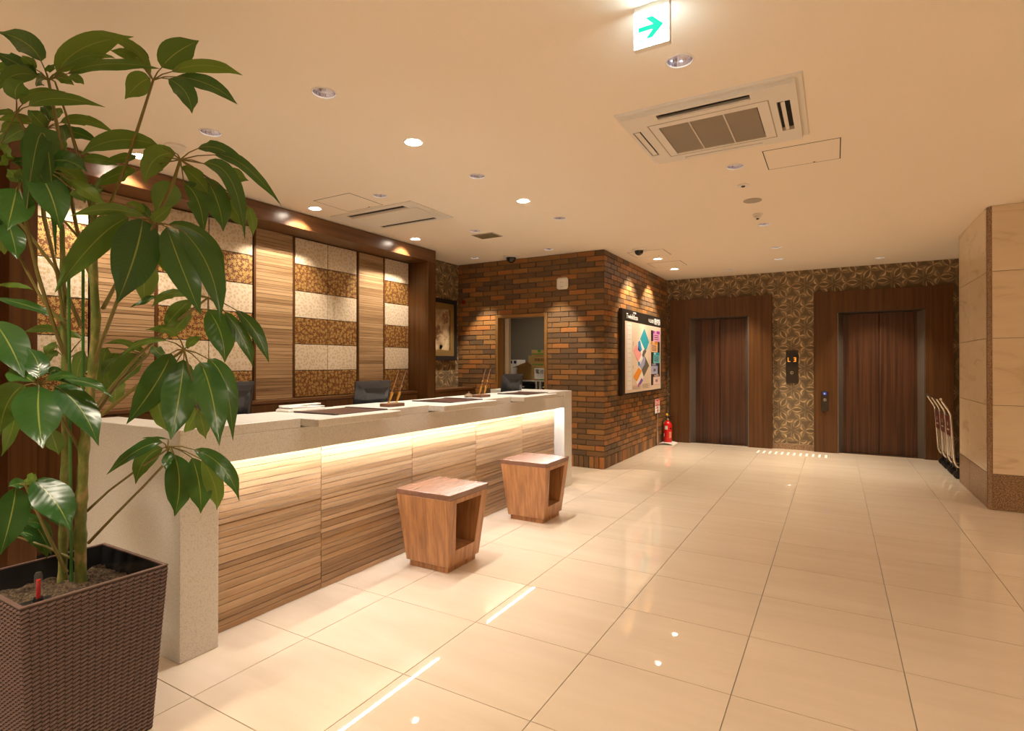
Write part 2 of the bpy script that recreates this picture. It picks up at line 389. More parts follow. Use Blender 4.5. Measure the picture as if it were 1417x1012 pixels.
# wallpaper print: three-petal stars on a hexagonal lattice (flat print)
def paper_print(u0, u1, v0, v1, fn, parent, a=.36, holes=()):
    pb, pc = MB(), MB()
    def strip(mb, P, D, N, r0, r1, h0, h1, n=10, e=0):
        # crescent between two arcs
        A = []; B = []
        for k in range(n+1):
            t = k/n; s = math.sin(PI*t)**.8 if 0 < t < 1 else 0
            c = (P[0]+D[0]*(r0+(r1-r0)*t), P[1]+D[1]*(r0+(r1-r0)*t))
            A.append((c[0]+N[0]*h0*s, c[1]+N[1]*h0*s)); B.append((c[0]+N[0]*h1*s, c[1]+N[1]*h1*s))
        for k in range(n):
            mb.poly([fn(*q, e) for q in (A[k], A[k+1], B[k+1], B[k])])
    nr = int((v1-v0)/(a*.866))+3
    for r in range(nr):
        for c in range(int((u1-u0)/a)+3):
            P = (u0-.1+(c+(r % 2)*.5)*a, v0-.12+r*a*.866)
            if P[0] > u1+.2 or P[1] > v1+.2 or any(h[0] < P[0] < h[1] and P[1] < h[2] for h in holes): continue
            for ang in (180, 60, -60):
                th = math.radians(ang); D = (math.cos(th), math.sin(th)); N = (-D[1], D[0])
                for sg in (1, -1):
                    NN = (N[0]*sg, N[1]*sg)
                    strip(pb, P, D, NN, .045, .19, .024, .042)
                    strip(pc, P, D, NN, .0, .20, .044, .075, e=-.0004)
                    Q = (P[0]+D[0]*.188, P[1]+D[1]*.188)
                    th2 = th+sg*math.radians(70); D2 = (math.cos(th2), math.sin(th2)); N2 = (-D2[1]*sg, D2[0]*sg)
                    strip(pb, Q, D2, N2, 0, .105, -.050, -.022)
                    strip(pc, Q, D2, N2, 0, .12, .012, -.012, e=-.0004)
    pb.build('petal_print', M['petal'], parent, kind='stuff', recalc=False); pc.build('petal_print', M['petal2'], parent, kind='stuff', recalc=False)
paper_print(-2.44, 2.6, .1, 2.70, lambda u, v, e: (u, YE-.0015-e, v), wel, holes=((-2.28, -.94, 2.26), (-.19, 1.28, 2.26)))
paper_print(5.35, 6.5, .95, 2.70, lambda u, v, e: (XL+.0015+e, u, v), wlft)

# ---------------------------------------------------------------- brick walls
def brick_mesh(name):
    o = MB().box(-.5, .5, -.5, .5, -.5, .5).build(name, M['brick']); me = o.data; bpy.data.objects.remove(o)
    bm = bmesh.new(); bm.from_mesh(me); bmesh.ops.bevel(bm, geom=bm.edges[:], offset=.02, segments=1, affect='EDGES'); bm.to_mesh(me); bm.free(); return me
BRK = brick_mesh('brick')
PX, PZ, MJ = .2365, .0672, .0105
wbf = MB().box(XL, -4.012, YBR+.011, YBR+.14, 0, ZC).box(-3.226, XBR-.011, YBR+.011, YBR+.14, 0, ZC).box(-4.012, -3.226, YBR+.011, YBR+.14, 1.96, ZC).build('wall_brick_front', M['mortar'], kind='structure')
wbs = box('wall_brick_side', (XBR-.14, XBR-.011, YBR+.14, YE, 0, ZC), M['mortar'], kind='structure')
def intervals(a, b, holes):
    out = [(a, b)]
    for h0, h1 in holes:
        nx = []
        for p, q in out:
            if h1 <= p or h0 >= q: nx.append((p, q)); continue
            if p < h0: nx.append((p, h0))
            if q > h1: nx.append((h1, q))
        out = nx
    return [(p, q) for p, q in out if q-p > .02]
def lay(axis, start, end, put, holes=lambda z0, z1: []):
    sg = 1 if end > start else -1
    nrow = int((ZC-.15)/PZ)+1
    for r in range(-1, nrow):
        if r < 0: z0, z1, pit, first = .004, .146, .0672, .0672
        else: z0, z1, pit = .15+r*PZ+MJ/2, .15+(r+1)*PZ-MJ/2, PX; first = PX if (r % 2 == 0) == (axis == 'x') else PX/2
        z1 = min(z1, ZC); p = 0; L = abs(end-start); q = first
        while p < L-.01:
            a, b = start+sg*p, start+sg*min(q, L); lo, hi = min(a, b), max(a, b)
            e0 = 0 if p == 0 else MJ/2
            if sg > 0: lo += e0; hi -= MJ/2
            else: hi -= e0; lo += MJ/2
            for u, v in intervals(lo, hi, holes(z0, z1)): put(u, v, z0, z1)
            p = q; q += pit
HOLE = lambda z0, z1: [(-4.018, -3.22)] if z0 < 1.965 else []
def put_front(u, v, z0, z1):
    k = R.uniform(-.0012, .0012)
    inst(BRK, 'brick', wbf, ((u+v)/2, YBR+.006+k, (z0+z1)/2), (v-u, .013, z1-z0))
lay('x', XBR, XL, put_front, HOLE)
cnt = []
lay('y', YBR+.0005, YE, lambda u, v, z0, z1: cnt.append((u, v, z0, z1)))
cnt.sort(key=lambda c: c[0]+abs(c[2]-1.4)*.15); sb = MB()
for k, (u, v, z0, z1) in enumerate(cnt):
    j = R.uniform(-.0012, .0012)
    if k < 298: inst(BRK, 'brick', wbs, (XBR-.006+j, (u+v)/2, (z0+z1)/2), (.013, v-u, z1-z0))
    else: sb.box(XBR-.0125+j, XBR+j, u, v, z0, z1)
sb.build('brick', M['brick'], wbs, kind='stuff')
# door opening to the back office
dr = thing('door_1', (-3.62, YBR, 0), kind='structure')
fb = MB(); Y0, Y1 = YBR-.012, YBR+.145
fb.box(-4.012, -3.972, Y0, Y1, 0, 1.96).box(-3.266, -3.226, Y0, Y1, 0, 1.96).box(-3.972, -3.266, Y0, Y1, 1.92, 1.96)
fb.build('door_frame', M['doorgold'], dr, bevel=.004)
box('inner_jamb', (-3.965, -3.90, YBR+.16, YBR+.22, 0, 1.93), M['creampaint'], dr, bevel=.003)
# back office shell and contents
box('wall_office_rear', (-5.2, XBR-.14, 8.35, 8.40, 0, ZC), M['wallgrey'], kind='structure')
box('wall_office_left', (-5.2, -5.15, YBR+.14, 8.4, 0, ZC), M['wallgrey'], kind='structure')
sh = thing('filing_shelf', (-4.2, 7.8, 0), 'grey low filing shelf seen through the office doorway', 'shelf')
fr = MB().box(-4.95, -3.2, 7.6, 8.05, 1.02, 1.04).box(-4.95, -3.2, 8.03, 8.05, 0, 1.02).box(-4.95, -3.2, 7.6, 8.05, 0, .04)
for x in (-4.95, -4.435, -4.36, -4.02, -3.95, -3.22): fr.box(x, x+.02, 7.6, 8.03, .04, 1.02)
fr.build('shelf_frame', M['white'], sh)
for x0, x1 in ((-4.93, -4.44), (-4.0+.07, -3.6)): box('bay_door', (x0, x1, 7.66, 7.68, .05, 1.01), M['black'], sh)
for x in (-4.33, -3.93):
    for k in range(12):
        d = box('letter_drawer', (x+.01, x+.30, 7.62, 7.98, .96-k*.07-.055, .96-k*.07), M['black'], sh, bevel=.004)
        box('drawer_handle', (x+.02, x+.10, 7.608, 7.62, .96-k*.07-.035, .96-k*.07-.015), M['white'], d, bevel=.003)
for k, (x, lab) in enumerate(((-4.590, 'white lever-arch binder on the office shelf, leftmost'), (-4.510, 'white lever-arch binder on the office shelf, middle one'), (-4.434, 'white lever-arch binder half hidden behind the open carton'))):
    b = thing('ring_binder', (x+.035, 7.75, 1.04), lab, 'binder', 'binders on the office shelf')
    box('cover', (x, x+.07, 7.62, 7.90, 1.04, 1.36), M['paperw'], b, bevel=.004)
    box('spine_print', (x+.012, x+.058, 7.618, 7.6205, 1.30, 1.345), M['navy'], b)
    MB().lathe((x+.035, 7.622, 1.10), [(.004, -.002), (.012, -.003), (.013, 0)], 12, 'y').build('finger_ring', M['satin'], b)
bx = thing('open_carton', (-4.25, 7.8, 1.04), 'open cardboard carton with raised flaps on the office shelf', 'box')
g = MB()
for b in ((-4.358,-4.11,7.63,7.635,1.04,1.27), (-4.358,-4.11,7.985,7.99,1.04,1.27), (-4.358,-4.353,7.63,7.99,1.04,1.27), (-4.115,-4.11,7.63,7.99,1.04,1.27), (-4.358,-4.11,7.63,7.99,1.04,1.045)): g.box(*b)
g.build('carton_body', M['carton'], bx)
MB().hexa([(-4.355,7.628,1.27),(-4.11,7.628,1.27),(-4.11,7.633,1.27),(-4.355,7.633,1.27)], [(-4.42,7.54,1.23),(-4.13,7.54,1.33),(-4.13,7.545,1.33),(-4.42,7.545,1.23)]).build('carton_flap', M['carton'], bx)
box('carton_flap', (-4.355, -4.11, 7.985, 7.99, 1.27, 1.43), M['carton'], bx)
box('paper_bundle', (-4.34, -4.15, 7.66, 7.9, 1.2, 1.29), M['paperw'], bx)
for z0, z1, lab, nm in ((1.04, 1.238, 'lower closed carton with a white handwritten sheet', 'sheet'), (1.24, 1.51, 'upper closed carton with green tape, topmost in the office', 'print')):
    c = thing('closed_carton', (-3.9, 7.8, z0), lab, 'box', 'closed cartons in the office')
    box('carton_body', (-4.105, -3.72, 7.62, 7.98, z0, z1), M['carton'], c, bevel=.003)
    if nm == 'sheet':
        box('paper_sheet', (-4.05, -3.78, 7.616, 7.6195, z0+.02, z1-.01), M['paperw'], c)
        text('電池入', .075, (-4.035, 7.6155, z0+.11), (1,0,0), (0,0,1), M['ink'], c)
        box('green_tape', (-3.96, -3.90, 7.6175, 7.6195, z0, z0+.02), M['green'], c)
    else:
        box('green_tape', (-3.99, -3.94, 7.6175, 7.6195, z1-.03, z1+.001), M['green'], c)
        for zz in (z1-.055, z0+.05): 
            z = MB()
            for q in range(16): z.poly([(-4.09+q*.023, 7.6185, zz-.01), (-4.067+q*.023, 7.6185, zz-.01), (-4.0785+q*.023, 7.6185, zz+.012)])
            z.build('zigzag_print', M['green'], c)
        text('ボトルタイプ', .022, (-4.03, 7.6185, z1-.10), (1,0,0), (0,0,1), M['ink'], c); text('取扱注意', .05, (-4.05, 7.6185, z1-.17), (1,0,0), (0,0,1), M['leather'], c)
# ---------------------------------------------------------------- reception wall: wood frame and tile panelling
XT = -4.584; XF = -4.28
fr = thing('trim_1', (XF, 3.39, 0), kind='structure')
box('header', (XL, XF, 1.335, 5.443, 2.553, ZC-.006), M['walnut_h'], fr, bevel=.003)
box('post', (XL, XF, 5.295, 5.443, 0, 2.553), M['walnut_v'], fr, bevel=.003)
box('post', (XL, XF, 1.335, 1.475, 0, 2.553), M['walnut_v'], fr, bevel=.003)
wt = box('wall_reception', (XL, XT-.014, 1.475, 5.295, 0, 2.553), M['dark'], kind='structure')
def tmesh(w, h, mt):
    o = MB().box(0, .014, 0, w, 0, h).build('wall_tile', mt, bevel=.0015); me = o.data; bpy.data.objects.remove(o); return me
TM = {}
for (y0, w) in ((1.478, .395), (2.34, .407), (2.749, .407), (3.614, .405), (4.021, .405), (4.870, .42)):
    for r in range(6):
        dk = r % 2; key = (w, dk)
        if key not in TM: TM[key] = tmesh(w-.007, .256, M['bro_dark'] if dk else M['bro_light'])
        inst(TM[key], 'wall_tile', wt, (XT-.014, y0, 2.548-.263*(r+1)+.003))
for (y0, y1) in ((1.873, 2.338), (3.159, 3.612), (4.431, 4.868)):
    mb = MB(); z = .968; k = 0
    while z < 2.545:
        h = R.choice((.016, .024, .03, .034)); d = R.uniform(0, .004)
        mb.box(XT-.013, XT-.004+d, y0+.028, y1-.028, z, min(z+h, 2.549)); z += h+.0030; k += 1
    wp = box('wood_panel', (XT-.014, XT-.012, y0+.028, y1-.028, .966, 2.55), M['slat_back'], wt)
    mb.build('slat', M['slat'], wp, kind='stuff')
    for a in (y0+.003, y1-.028): box('edge_strip', (XT-.014, XT+.003, a, a+.024, .966, 2.55), M['walnut_v'], wt, bevel=.002)
# back cabinets
def cabinet(name, x0, x1, y0, y1, top, label, n):
    c = thing(name, ((x0+x1)/2, (y0+y1)/2, 0), label, 'cabinet')
    box('carcass', (x0, x1-.022, y0, y1, .06, top-.028), M['walnut_v'], c)
    box('plinth', (x0, x1-.05, y0+.01, y1-.01, 0, .06), M['dark'], c)
    box('cabinet_top', (x0, x1, y0, y1, top-.028, top), M['walnut_h'], c, bevel=.002)
    w = (y1-y0)/n
    for k in range(n): box('door', (x1-.022, x1-.004, y0+k*w+.002, y0+(k+1)*w-.002, .08, top-.034), M['walnut_v'], c, bevel=.0015)
cabinet('low_cabinet', XT-.01, -4.42, 1.478, 5.27, .965, 'long dark walnut cabinet running along the patterned tile wall', 8)
cabinet('low_cabinet', XL+.002, -4.33, 5.446, 6.404, .972, 'short dark walnut cabinet below the framed picture', 2)
# framed picture
pc = thing('framed_picture', (XL, 5.9, 1.76), 'framed flower painting in a black and gold frame beside the brick wall', 'picture')
y0, y1, z0, z1 = 5.52, 6.33, 1.345, 2.185
def frame(a, b, c, d, t, x0, x1, nm, mt):
    g = MB(); A = lambda k: [(x1, a+k, c+k), (x1, b-k, c+k), (x1, b-k, d-k), (x1, a+k, d-k)]
    o, i = A(0), A(t); p = [(x0, v[1], v[2]) for v in o]; q = [(x1-.012, v[1], v[2]) for v in i]
    for k in range(4):
        j = (k+1) % 4; g.poly([o[k], o[j], (x1+.0, i[j][1], i[j][2]), (x1+.0, i[k][1], i[k][2])]); g.poly([p[k], p[j], o[j], o[k]]); g.poly([i[k], i[j], q[j], q[k]])
    g.build(nm, mt, pc)
frame(y0, y1, z0, z1, .06, XL+.002, XL+.05, 'outer_frame', M['black']); frame(y0+.055, y1-.055, z0+.055, z1-.055, .085, XL+.002, XL+.042, 'gold_frame', M['goldframe'])
m = mat('aged_canvas', (.42,.31,.18), .6); t = NT(m); f = t.noise(t.pos((9,)*3), 1, 5, .65)
t.base(t.ramp(f, [(.32, (.16,.09,.05)), (.5, (.40,.29,.17)), (.7, (.50,.39,.24))])); M['canvas'] = m
box('canvas', (XL+.002, XL+.020, y0+.13, y1-.13, z0+.13, z1-.13), M['canvas'], pc)
M['bloomc'] = stone('faded_bloom_paint', (.30,.16,.09), (.12,.06,.035), 60, .6)
def bloom(cy, cz, r, n):
    g = MB()
    for k in range(n):
        a = R.uniform(0, 2*PI); q = r*math.sqrt(R.random()); s = R.uniform(.012, .022)
        g.poly([(XL+.0205+k*2e-5, cy+q*.8*math.cos(a)+s*math.cos(b), cz+q*math.sin(a)+s*math.sin(b)) for b in [i*PI/4 for i in range(8)]])
    g.build('painted_bloom', M['bloomc'], pc, kind='stuff', recalc=False)
bloom(6.10, 1.93, .085, 40); bloom(5.92, 1.72, .10, 50); bloom(5.75, 1.93, .10, 50)
g = MB()
for k in range(9):
    a = .3+k*.28; g.poly([(XL+.021, 6.0+.02*math.cos(a+1.57), 1.5), (XL+.021, 6.0+.13*math.cos(a), 1.5+.15*math.sin(a)), (XL+.021, 6.0-.02*math.cos(a+1.57), 1.5)])
g.build('painted_foliage', M['petal2'], pc, kind='stuff', recalc=False)
# ---------------------------------------------------------------- reception counter
T = 1.012; XC = -2.444
ct = thing('reception_counter', (-2.7, 3.37, 0), 'long speckled stone reception counter with glowing underside and ribbed wood front', 'counter')
box('end_panel', (-3.36, XC, 1.336, 1.512, 0, T), M['quartz'], ct, bevel=.003)
box('end_panel', (-3.36, XC, 5.262, 5.452, 0, T), M['quartz'], ct, bevel=.003)
for a, b in ((1.512, 1.963), (2.60, 3.03), (3.715, 4.16), (4.815, 5.262)):
    box('top_block', (-2.92, XC, a+.001, b-.001, T-.05, T), M['quartz'], ct, bevel=.0025)
for a, b in ((1.966, 2.597), (3.033, 3.712), (4.163, 4.812)):
    box('writing_slab', (-2.92, -2.312, a, b, T-.042, T-.002), M['quartz'], ct, bevel=.003)
box('fascia', (-2.48, XC, 1.512, 5.262, .84, T-.0505), M['quartz'], ct, bevel=.002)
box('under_rail', (-2.575, -2.48, 1.512, 5.262, .848, .90), M['white'], ct)
led = box('light_strip', (-2.502, -2.488, 1.53, 5.25, .843, .848), M['led_em'], ct)
box('staff_side_panel', (-2.92, -2.59, 1.512, 5.262, 0, T-.05), M['walnut_v'], ct)
box('staff_desk', (-3.35, -2.92, 1.512, 5.262, .71, .735), M['white'], ct)
ys = [1.512, 2.198, 2.994, 3.790, 4.572, 5.262]
for k in range(5):
    p = box('front_panel', (-2.59, -2.572, ys[k]+.001, ys[k+1]-.001, 0, .848), M['slat_back'], ct)
    rr = random.Random(20+k); z = .002; hs = []
    while z < .845:
        h = rr.choice((.026, .033, .033, .040)); 
        if z+h > .83: h = .846-z
        o = MB().box(-2.573, -2.560+rr.uniform(-.0025, .0008), ys[k]+.0018, ys[k+1]-.0018, z, z+h-.0028).build('slat', M['slat'], p, bevel=.0009)
        z += h
# desk pads
def pad(x0, x1, y0, y1, lab):
    z = T-.002
    p = thing('desk_pad', ((x0+x1)/2, (y0+y1)/2, z), lab, 'desk pad', 'brown leather desk pads')
    box('mat', (x0, x1, y0, y1, z, z+.004), M['leather'], p, bevel=.001)
    box('end_strip', (x0-.004, x1+.004, y0-.004, y0+.028, z, z+.008), M['leather_edge'], p, bevel=.002)
    box('end_strip', (x0-.004, x1+.004, y1-.028, y1+.004, z, z+.008), M['leather_edge'], p, bevel=.002)
    MB().lathe((x1-.02, y0+.012, z+.008), [(.004, 0), (.003, .002), (.0001, .002)], 8).build('stud', M['satin'], p)
pad(-2.76, -2.42, 2.17, 2.59, 'brown leather desk pad nearest the camera, in front of the middle monitor')
pad(-2.80, -2.44, 3.275, 3.70, 'brown leather desk pad with the brass bell beside it')
pad(-2.77, -2.45, 4.47, 4.885, 'brown leather desk pad at the far end of the counter')
# pen stands
def penstand(x, y, z, lab):
    s = thing('pen_stand', (x, y, z), lab, 'pen stand', 'wooden pen stands with two pens')
    box('base', (x-.045, x+.045, y-.07, y+.08, z, z+.022), M['teak'], s, bevel=.003)
    for k, dy in enumerate((-.03, .045)):
        a = Vector((x, y+dy, z+.022)); d = Vector((-.10, .33, .93)).normalized()
        d = Vector((-.0, .42, .9)).normalized() if k == 0 else Vector((.0, .42, .9)).normalized()
        MB().lathe(a, [(.009, 0), (.007, .006), (.004, .01)], 12).build('swivel', M['goldm'], s, smooth=True)
        MB().tube([a+d*.008, a+d*.03, a+d*.08], [.004, .0075, .010], 10).build('pen_holder', M['goldm'], s, smooth=True)
        pn = MB().tube([a+d*.07, a+d*.10, a+d*.19, a+d*.245], [.005, .0055, .0045, .0022], 8).build('pen', M['teak'], s, smooth=True)
        MB().tube([a+d*.118, a+d*.128], [.0068, .0068], 8).build('pen_band', M['goldm'], pn, smooth=True)
penstand(-2.575, 2.80, T, 'wooden pen stand with two pens in front of the middle monitor')
penstand(-2.62, 3.955, T, 'wooden pen stand with two pens beside the brass bell')
# bell
b = thing('service_bell', (-2.64, 3.80, T), 'small chrome service bell on the counter', 'bell')
MB().lathe((-2.64, 3.80, T), [(.0, 0), (.038, 0), (.040, .006), (.036, .009), (.02, .011), (0, .011)], 24).build('base', M['chrome'], b, smooth=True)
MB().lathe((-2.64, 3.80, T+.012), [(.037, 0), (.036, .008), (.031, .018), (.02, .026), (.008, .029), (0, .029)], 24).build('dome', M['chrome'], b, smooth=True)
MB().lathe((-2.64, 3.80, T+.04), [(.003, 0), (.003, .008), (.006, .010), (.006, .013), (0, .015)], 12).build('plunger', M['chrome'], b, smooth=True)
# monitors (seen from behind), standing on the lower staff desk
def monitor(x, y, zc, rz, tilt, w, h, lab, badge=True):
    s = thing('monitor', (x, y, .735), lab, 'monitor', rz=rz)
    Tm = Matrix.Translation((0, 0, zc-.735)) @ Matrix.Rotation(tilt, 4, 'Y')
    def q(mb, nm, mt, par=s, **k):
        mb.v = [tuple(Tm @ Vector(v)) for v in mb.v]; return mb.build(nm, mt, par, local=True, **k)
    sh = q(MB().hexa([(-.012,-w/2,-h/2),(0,-w/2,-h/2),(0,w/2,-h/2),(-.012,w/2,-h/2)], [(-.012,-w/2,h/2),(0,-w/2,h/2),(0,w/2,h/2),(-.012,w/2,h/2)]), 'screen_bezel', M['blackgloss'], bevel=.003)
    g = MB(); P = []
    a, bb = w/2, h/2
    ring = lambda k, x: [(x, -a+k, -bb+k), (x, a-k, -bb+k), (x, a-k, bb-k), (x, -a+k, bb-k)]
    rs = [ring(.002, 0), ring(.02, .012), ring(.05, .028), ring(.085, .034)]
    for r0, r1 in zip(rs, rs[1:]):
        for k in range(4): g.poly([r0[k], r0[(k+1)%4], r1[(k+1)%4], r1[k]])
    g.poly(rs[-1]); q(g, 'rear_shell', M['blackgloss'])
    q(MB().box(-.0135, -.0122, -w/2+.012, w/2-.012, -h/2+.014, h/2-.012), 'screen', mat('dark_screen', (.01,.012,.02), .1))
    if badge: q(MB().box(.020, .030, -.03, .05, -h/2+.012, -h/2+.034), 'port_label', M['white'], bevel=.002)
    H = zc-.735
    MB().hexa([(-.01,-.03,.012),(.03,-.03,.012),(.03,.03,.012),(-.01,.03,.012)], [(.005,-.025,H),(.03,-.025,H),(.03,.025,H),(.005,.025,H)]).build('stand_neck', M['black'], s, local=True)
    MB().lathe((.0,0,0), [(0,0),(.10,0),(.10,.006),(.03,.014),(0,.014)], 24).build('stand_foot', M['black'], s, local=True, smooth=True)
monitor(-3.03, 1.86, 1.055, .10, .16, .48, .28, 'black monitor partly hidden behind the plant leaves')
monitor(-3.02, 3.075, 1.035, -.02, .12, .36, .27, 'black monitor in the middle of the counter, behind a pen stand')
monitor(-3.0, 5.13, 1.06, -.50, .20, .26, .26, 'small black monitor at the far end of the counter')
# paper tray
p = thing('form_tray', (-2.85, 2.31, T), 'white tray of papers lying behind the nearest desk pad', 'tray')
box('tray', (-2.905, -2.79, 2.15, 2.43, T-.002, T+.012), M['white'], p, bevel=.003)
for k, (a, b2, z) in enumerate(((2.16, 2.40, .012), (2.19, 2.43, .017), (2.17, 2.30, .022))):
    box('paper', (-2.90, -2.80, a, b2, T+z, T+z+.0045), M['paperw'], p)
box('card_box', (-2.905, -2.87, 2.17, 2.46, T+.0265, T+.034), M['paperw'], p, bevel=.001)
# ---------------------------------------------------------------- stools
def stool(x0, y0, tw, bw, H, lab, k):
    # outer: top square tw, bottom bw (front/back faces taper), opening through along X? opening is seen on +X side
    cx, cy = x0, y0
    s = thing('box_stool', (cx, cy, 0), lab, 'stool', 'tapered walnut stools in front of the counter')
    t, b = tw/2, bw/2; zb = .040
    hexa = lambda z0, z1, r0, r1, ra, rb: None
    def ringx(z): 
        u = (z-zb)/(H-zb); h = b+(t-b)*u; return h
    def quad(z, ax0, ax1, ay0, ay1): return [(cx+ax0, cy+ay0, z), (cx+ax1, cy+ay0, z), (cx+ax1, cy+ay1, z), (cx+ax0, cy+ay1, z)]
    # side boards front (-y) and rear (+y): full width in x, thickness .035; sheer open in x
    th = .072
    for sg in (-1, 1):
        def ys_(z):
            h = ringx(z); return (-h, -h+th) if sg < 0 else (h-th, h)
        z0, z1 = zb, H-.035
        h0, h1 = ringx(z0), ringx(z1)
        MB().hexa(quad(z0, -h0, h0, *ys_(z0)), quad(z1, -h1, h1, *ys_(z1))).build('side_board', M['stool'], s, bevel=.0015)
    h0, h1 = ringx(zb), ringx(zb+.092)
    MB().hexa(quad(zb, -h0, h0, -h0+th, h0-th), quad(zb+.092, -h1, h1, -h1+th, h1-th)).build('lower_board', M['stool'], s)
    h0, h1 = ringx(H-.064), ringx(H-.035)
    MB().hexa(quad(H-.064, -h0, h0, -h0+th, h0-th), quad(H-.035, -h1, h1, -h1+th, h1-th)).build('upper_board', M['stool'], s)
    # closed back board on the counter side
    z0, z1 = zb+.092, H-.064; h0, h1 = ringx(z0), ringx(z1)
    MB().hexa(quad(z0, -h0, -h0+.02, -h0+th, h0-th), quad(z1, -h1, -h1+.02, -h1+th, h1-th)).build('back_board', M['stool'], s)
    h0 = ringx(H-.035)
    MB().hexa(quad(H-.035, -h0, h0, -h0, h0), quad(H, -t, t, -t, t)).build('seat', M['stool_top'], s, bevel=.002)
    q = b-.016
    MB().hexa(quad(0, -q, q, -q, q), quad(zb, -q, q, -q, q)).build('plinth', M['stool'], s, bevel=.0015)
stool(-2.222, 2.905, .432, .335, .500, 'tapered walnut box stool nearest the camera', 0)
stool(-2.198, 4.148, .432, .335, .500, 'tapered walnut box stool farther along the counter', 1)
# ---------------------------------------------------------------- elevators
def elevator(n, x0, x1, ox0, ox1, lab):
    e = thing('door_%d' % n, ((x0+x1)/2, YE, 0), kind='structure')
    yf, yd, tp, ot = 9.28, 9.46, 2.352, 2.045
    g = MB().box(x0, ox0, yf, YE, 0, tp).build('casing', M['walnut_v'], e, bevel=.003)
    MB().box(ox1, x1, yf, YE, 0, tp).build('casing', M['walnut_v'], e, bevel=.003)
    MB().box(ox0, ox1, yf, YE, ot, tp).build('casing', M['walnut_v'], e, bevel=.002)
    s = .085; j = MB()
    j.hexa([(ox0-.01,yf+.01,0),(ox0+.012,yf+.004,0),(ox0+s,yd,0),(ox0-.01,yd,0)], [(ox0-.01,yf+.01,ot),(ox0+.012,yf+.004,ot),(ox0+s,yd,ot),(ox0-.01,yd,ot)])
    j.build('jamb', M['steelgrey'], e)
    j = MB().hexa([(ox1-.012,yf+.004,0),(ox1+.01,yf+.01,0),(ox1+.01,yd,0),(ox1-s,yd,0)], [(ox1-.012,yf+.004,ot),(ox1+.01,yf+.01,ot),(ox1+.01,yd,ot),(ox1-s,yd,ot)]).build('jamb', M['steelgrey'], e)
    MB().hexa([(ox0,yf+.004,ot-.014),(ox1,yf+.004,ot-.014),(ox1,yd,ot-.03),(ox0,yd,ot-.03)], [(ox0,yf+.004,ot),(ox1,yf+.004,ot),(ox1,yd,ot),(ox0,yd,ot)]).build('head_jamb', M['bronze'], e)
    mx = (ox0+ox1)/2
    box('door_leaf', (ox0+s-.02, mx-.003, yd-.03, yd, .008, ot-.02), M['lift_wood'], e, bevel=.002)
    box('door_leaf', (mx+.003, ox1-s+.02, yd-.03, yd, .008, ot-.02), M['lift_wood'], e, bevel=.002)
    box('sill', (ox0-.01, ox1+.01, yf+.03, yd+.03, -.003, .006), M['satin'], e)
elevator(2, -2.379, -.831, -2.062, -1.160, '')
elevator(3, -.268, 1.360, .030, 1.057, '')
box('shaft_wall', (-2.3, 1.3, YE+.11, YE+.13, 0, 2.2), M['dark'], wel)
ip = thing('floor_indicator', (-.562, YE, 1.25), 'dark elevator floor indicator showing L and 3 on the wallpaper', 'indicator panel')
box('face_plate', (-.645, -.479, YE-.016, YE-.002, 1.003, 1.497), M['bronze'], ip, bevel=.003)
for x0, x1, c in ((-.634, -.570, 'L'), (-.557, -.492, '3')):
    wdw = box('display_window', (x0, x1, YE-.0185, YE-.0155, 1.249, 1.465), M['black'], ip)
    xm, zm, g = (x0+x1)/2, 1.36, MB(); t_ = .0085; a_, b_ = .017, .032   # seven-segment digits
    for seg in ('e','f','d') if c == 'L' else ('a','b','c','d','g'):
        q = dict(a=(-a_,a_,b_-t_,b_), d=(-a_,a_,-b_,-b_+t_), g=(-a_*.6,a_,-t_/2,t_/2), b=(a_-t_,a_,0,b_), c=(a_-t_,a_,-b_,0), f=(-a_,-a_+t_,0,b_), e=(-a_,-a_+t_,-b_,0))[seg]
        g.box(xm+q[0], xm+q[1], YE-.0197, YE-.0186, zm+q[2], zm+q[3])
    g.build('display_digit', M['amber'], ip)
def button(x, z, y, par, s=.02, mt=None):
    g = MB(); a = [(x+s*1.1*math.cos(t)*(1 if abs(math.cos(t))<.8 else .95), y-.004, z+s*math.sin(t)) for t in [2*PI*k/16 for k in range(16)]]
    g.prism(a, (0, .004, 0)).build('call_button', M['satin'], par)
    box('button_centre', (x-s*.7, x+s*.7, y-.0052, y-.004, z-s*.55, z+s*.55), M['black'], par)
    box('button_mark', (x-s*.15, x+s*.15, y-.006, y-.0052, z-s*.2, z+s*.3), M['paperw'], par)
button(-.565, 1.161, YE-.016, ip, .024)
for x in (-.605, -.528): box('key_slot', (x-.012, x+.012, YE-.0175, YE-.0155, 1.062, 1.068), M['black'], ip)
cp = thing('call_panel', (-.13, 9.28, .75), 'small call button panel with blue wheelchair light on elevator casing', 'button panel')
box('face_plate', (-.173, -.084, 9.262, 9.279, .609, .898), M['bronze'], cp, bevel=.003)
box('blue_button', (-.152, -.108, 9.2585, 9.2625, .842, .882), M['bluelit'], cp, bevel=.002)
g = MB().lathe((-.132, 9.258, .858), [(.007, 0), (.0095, 0)], 12, 'y'); g.box(-.135, -.132, 9.2575, 9.2585, .858, .872).box(-.133, -.122, 9.2575, 9.2585, .858, .861)
g.build('wheelchair_mark', M['paperw'], cp, recalc=False)
button(-.130, .772, 9.262, cp, .021)
# tactile dashes inlaid in the floor
tc = thing('tactile_strip', (-.55, 8.87, 0), 'row of short white tactile dashes set in the floor before the elevators', 'tactile strip')
for k in range(12):
    x = -.98+k*.079
    MB().box(x-.014, x+.014, 8.75, 9.0, 0, .004).build('raised_bar', M['paperw'], tc, bevel=.0015)
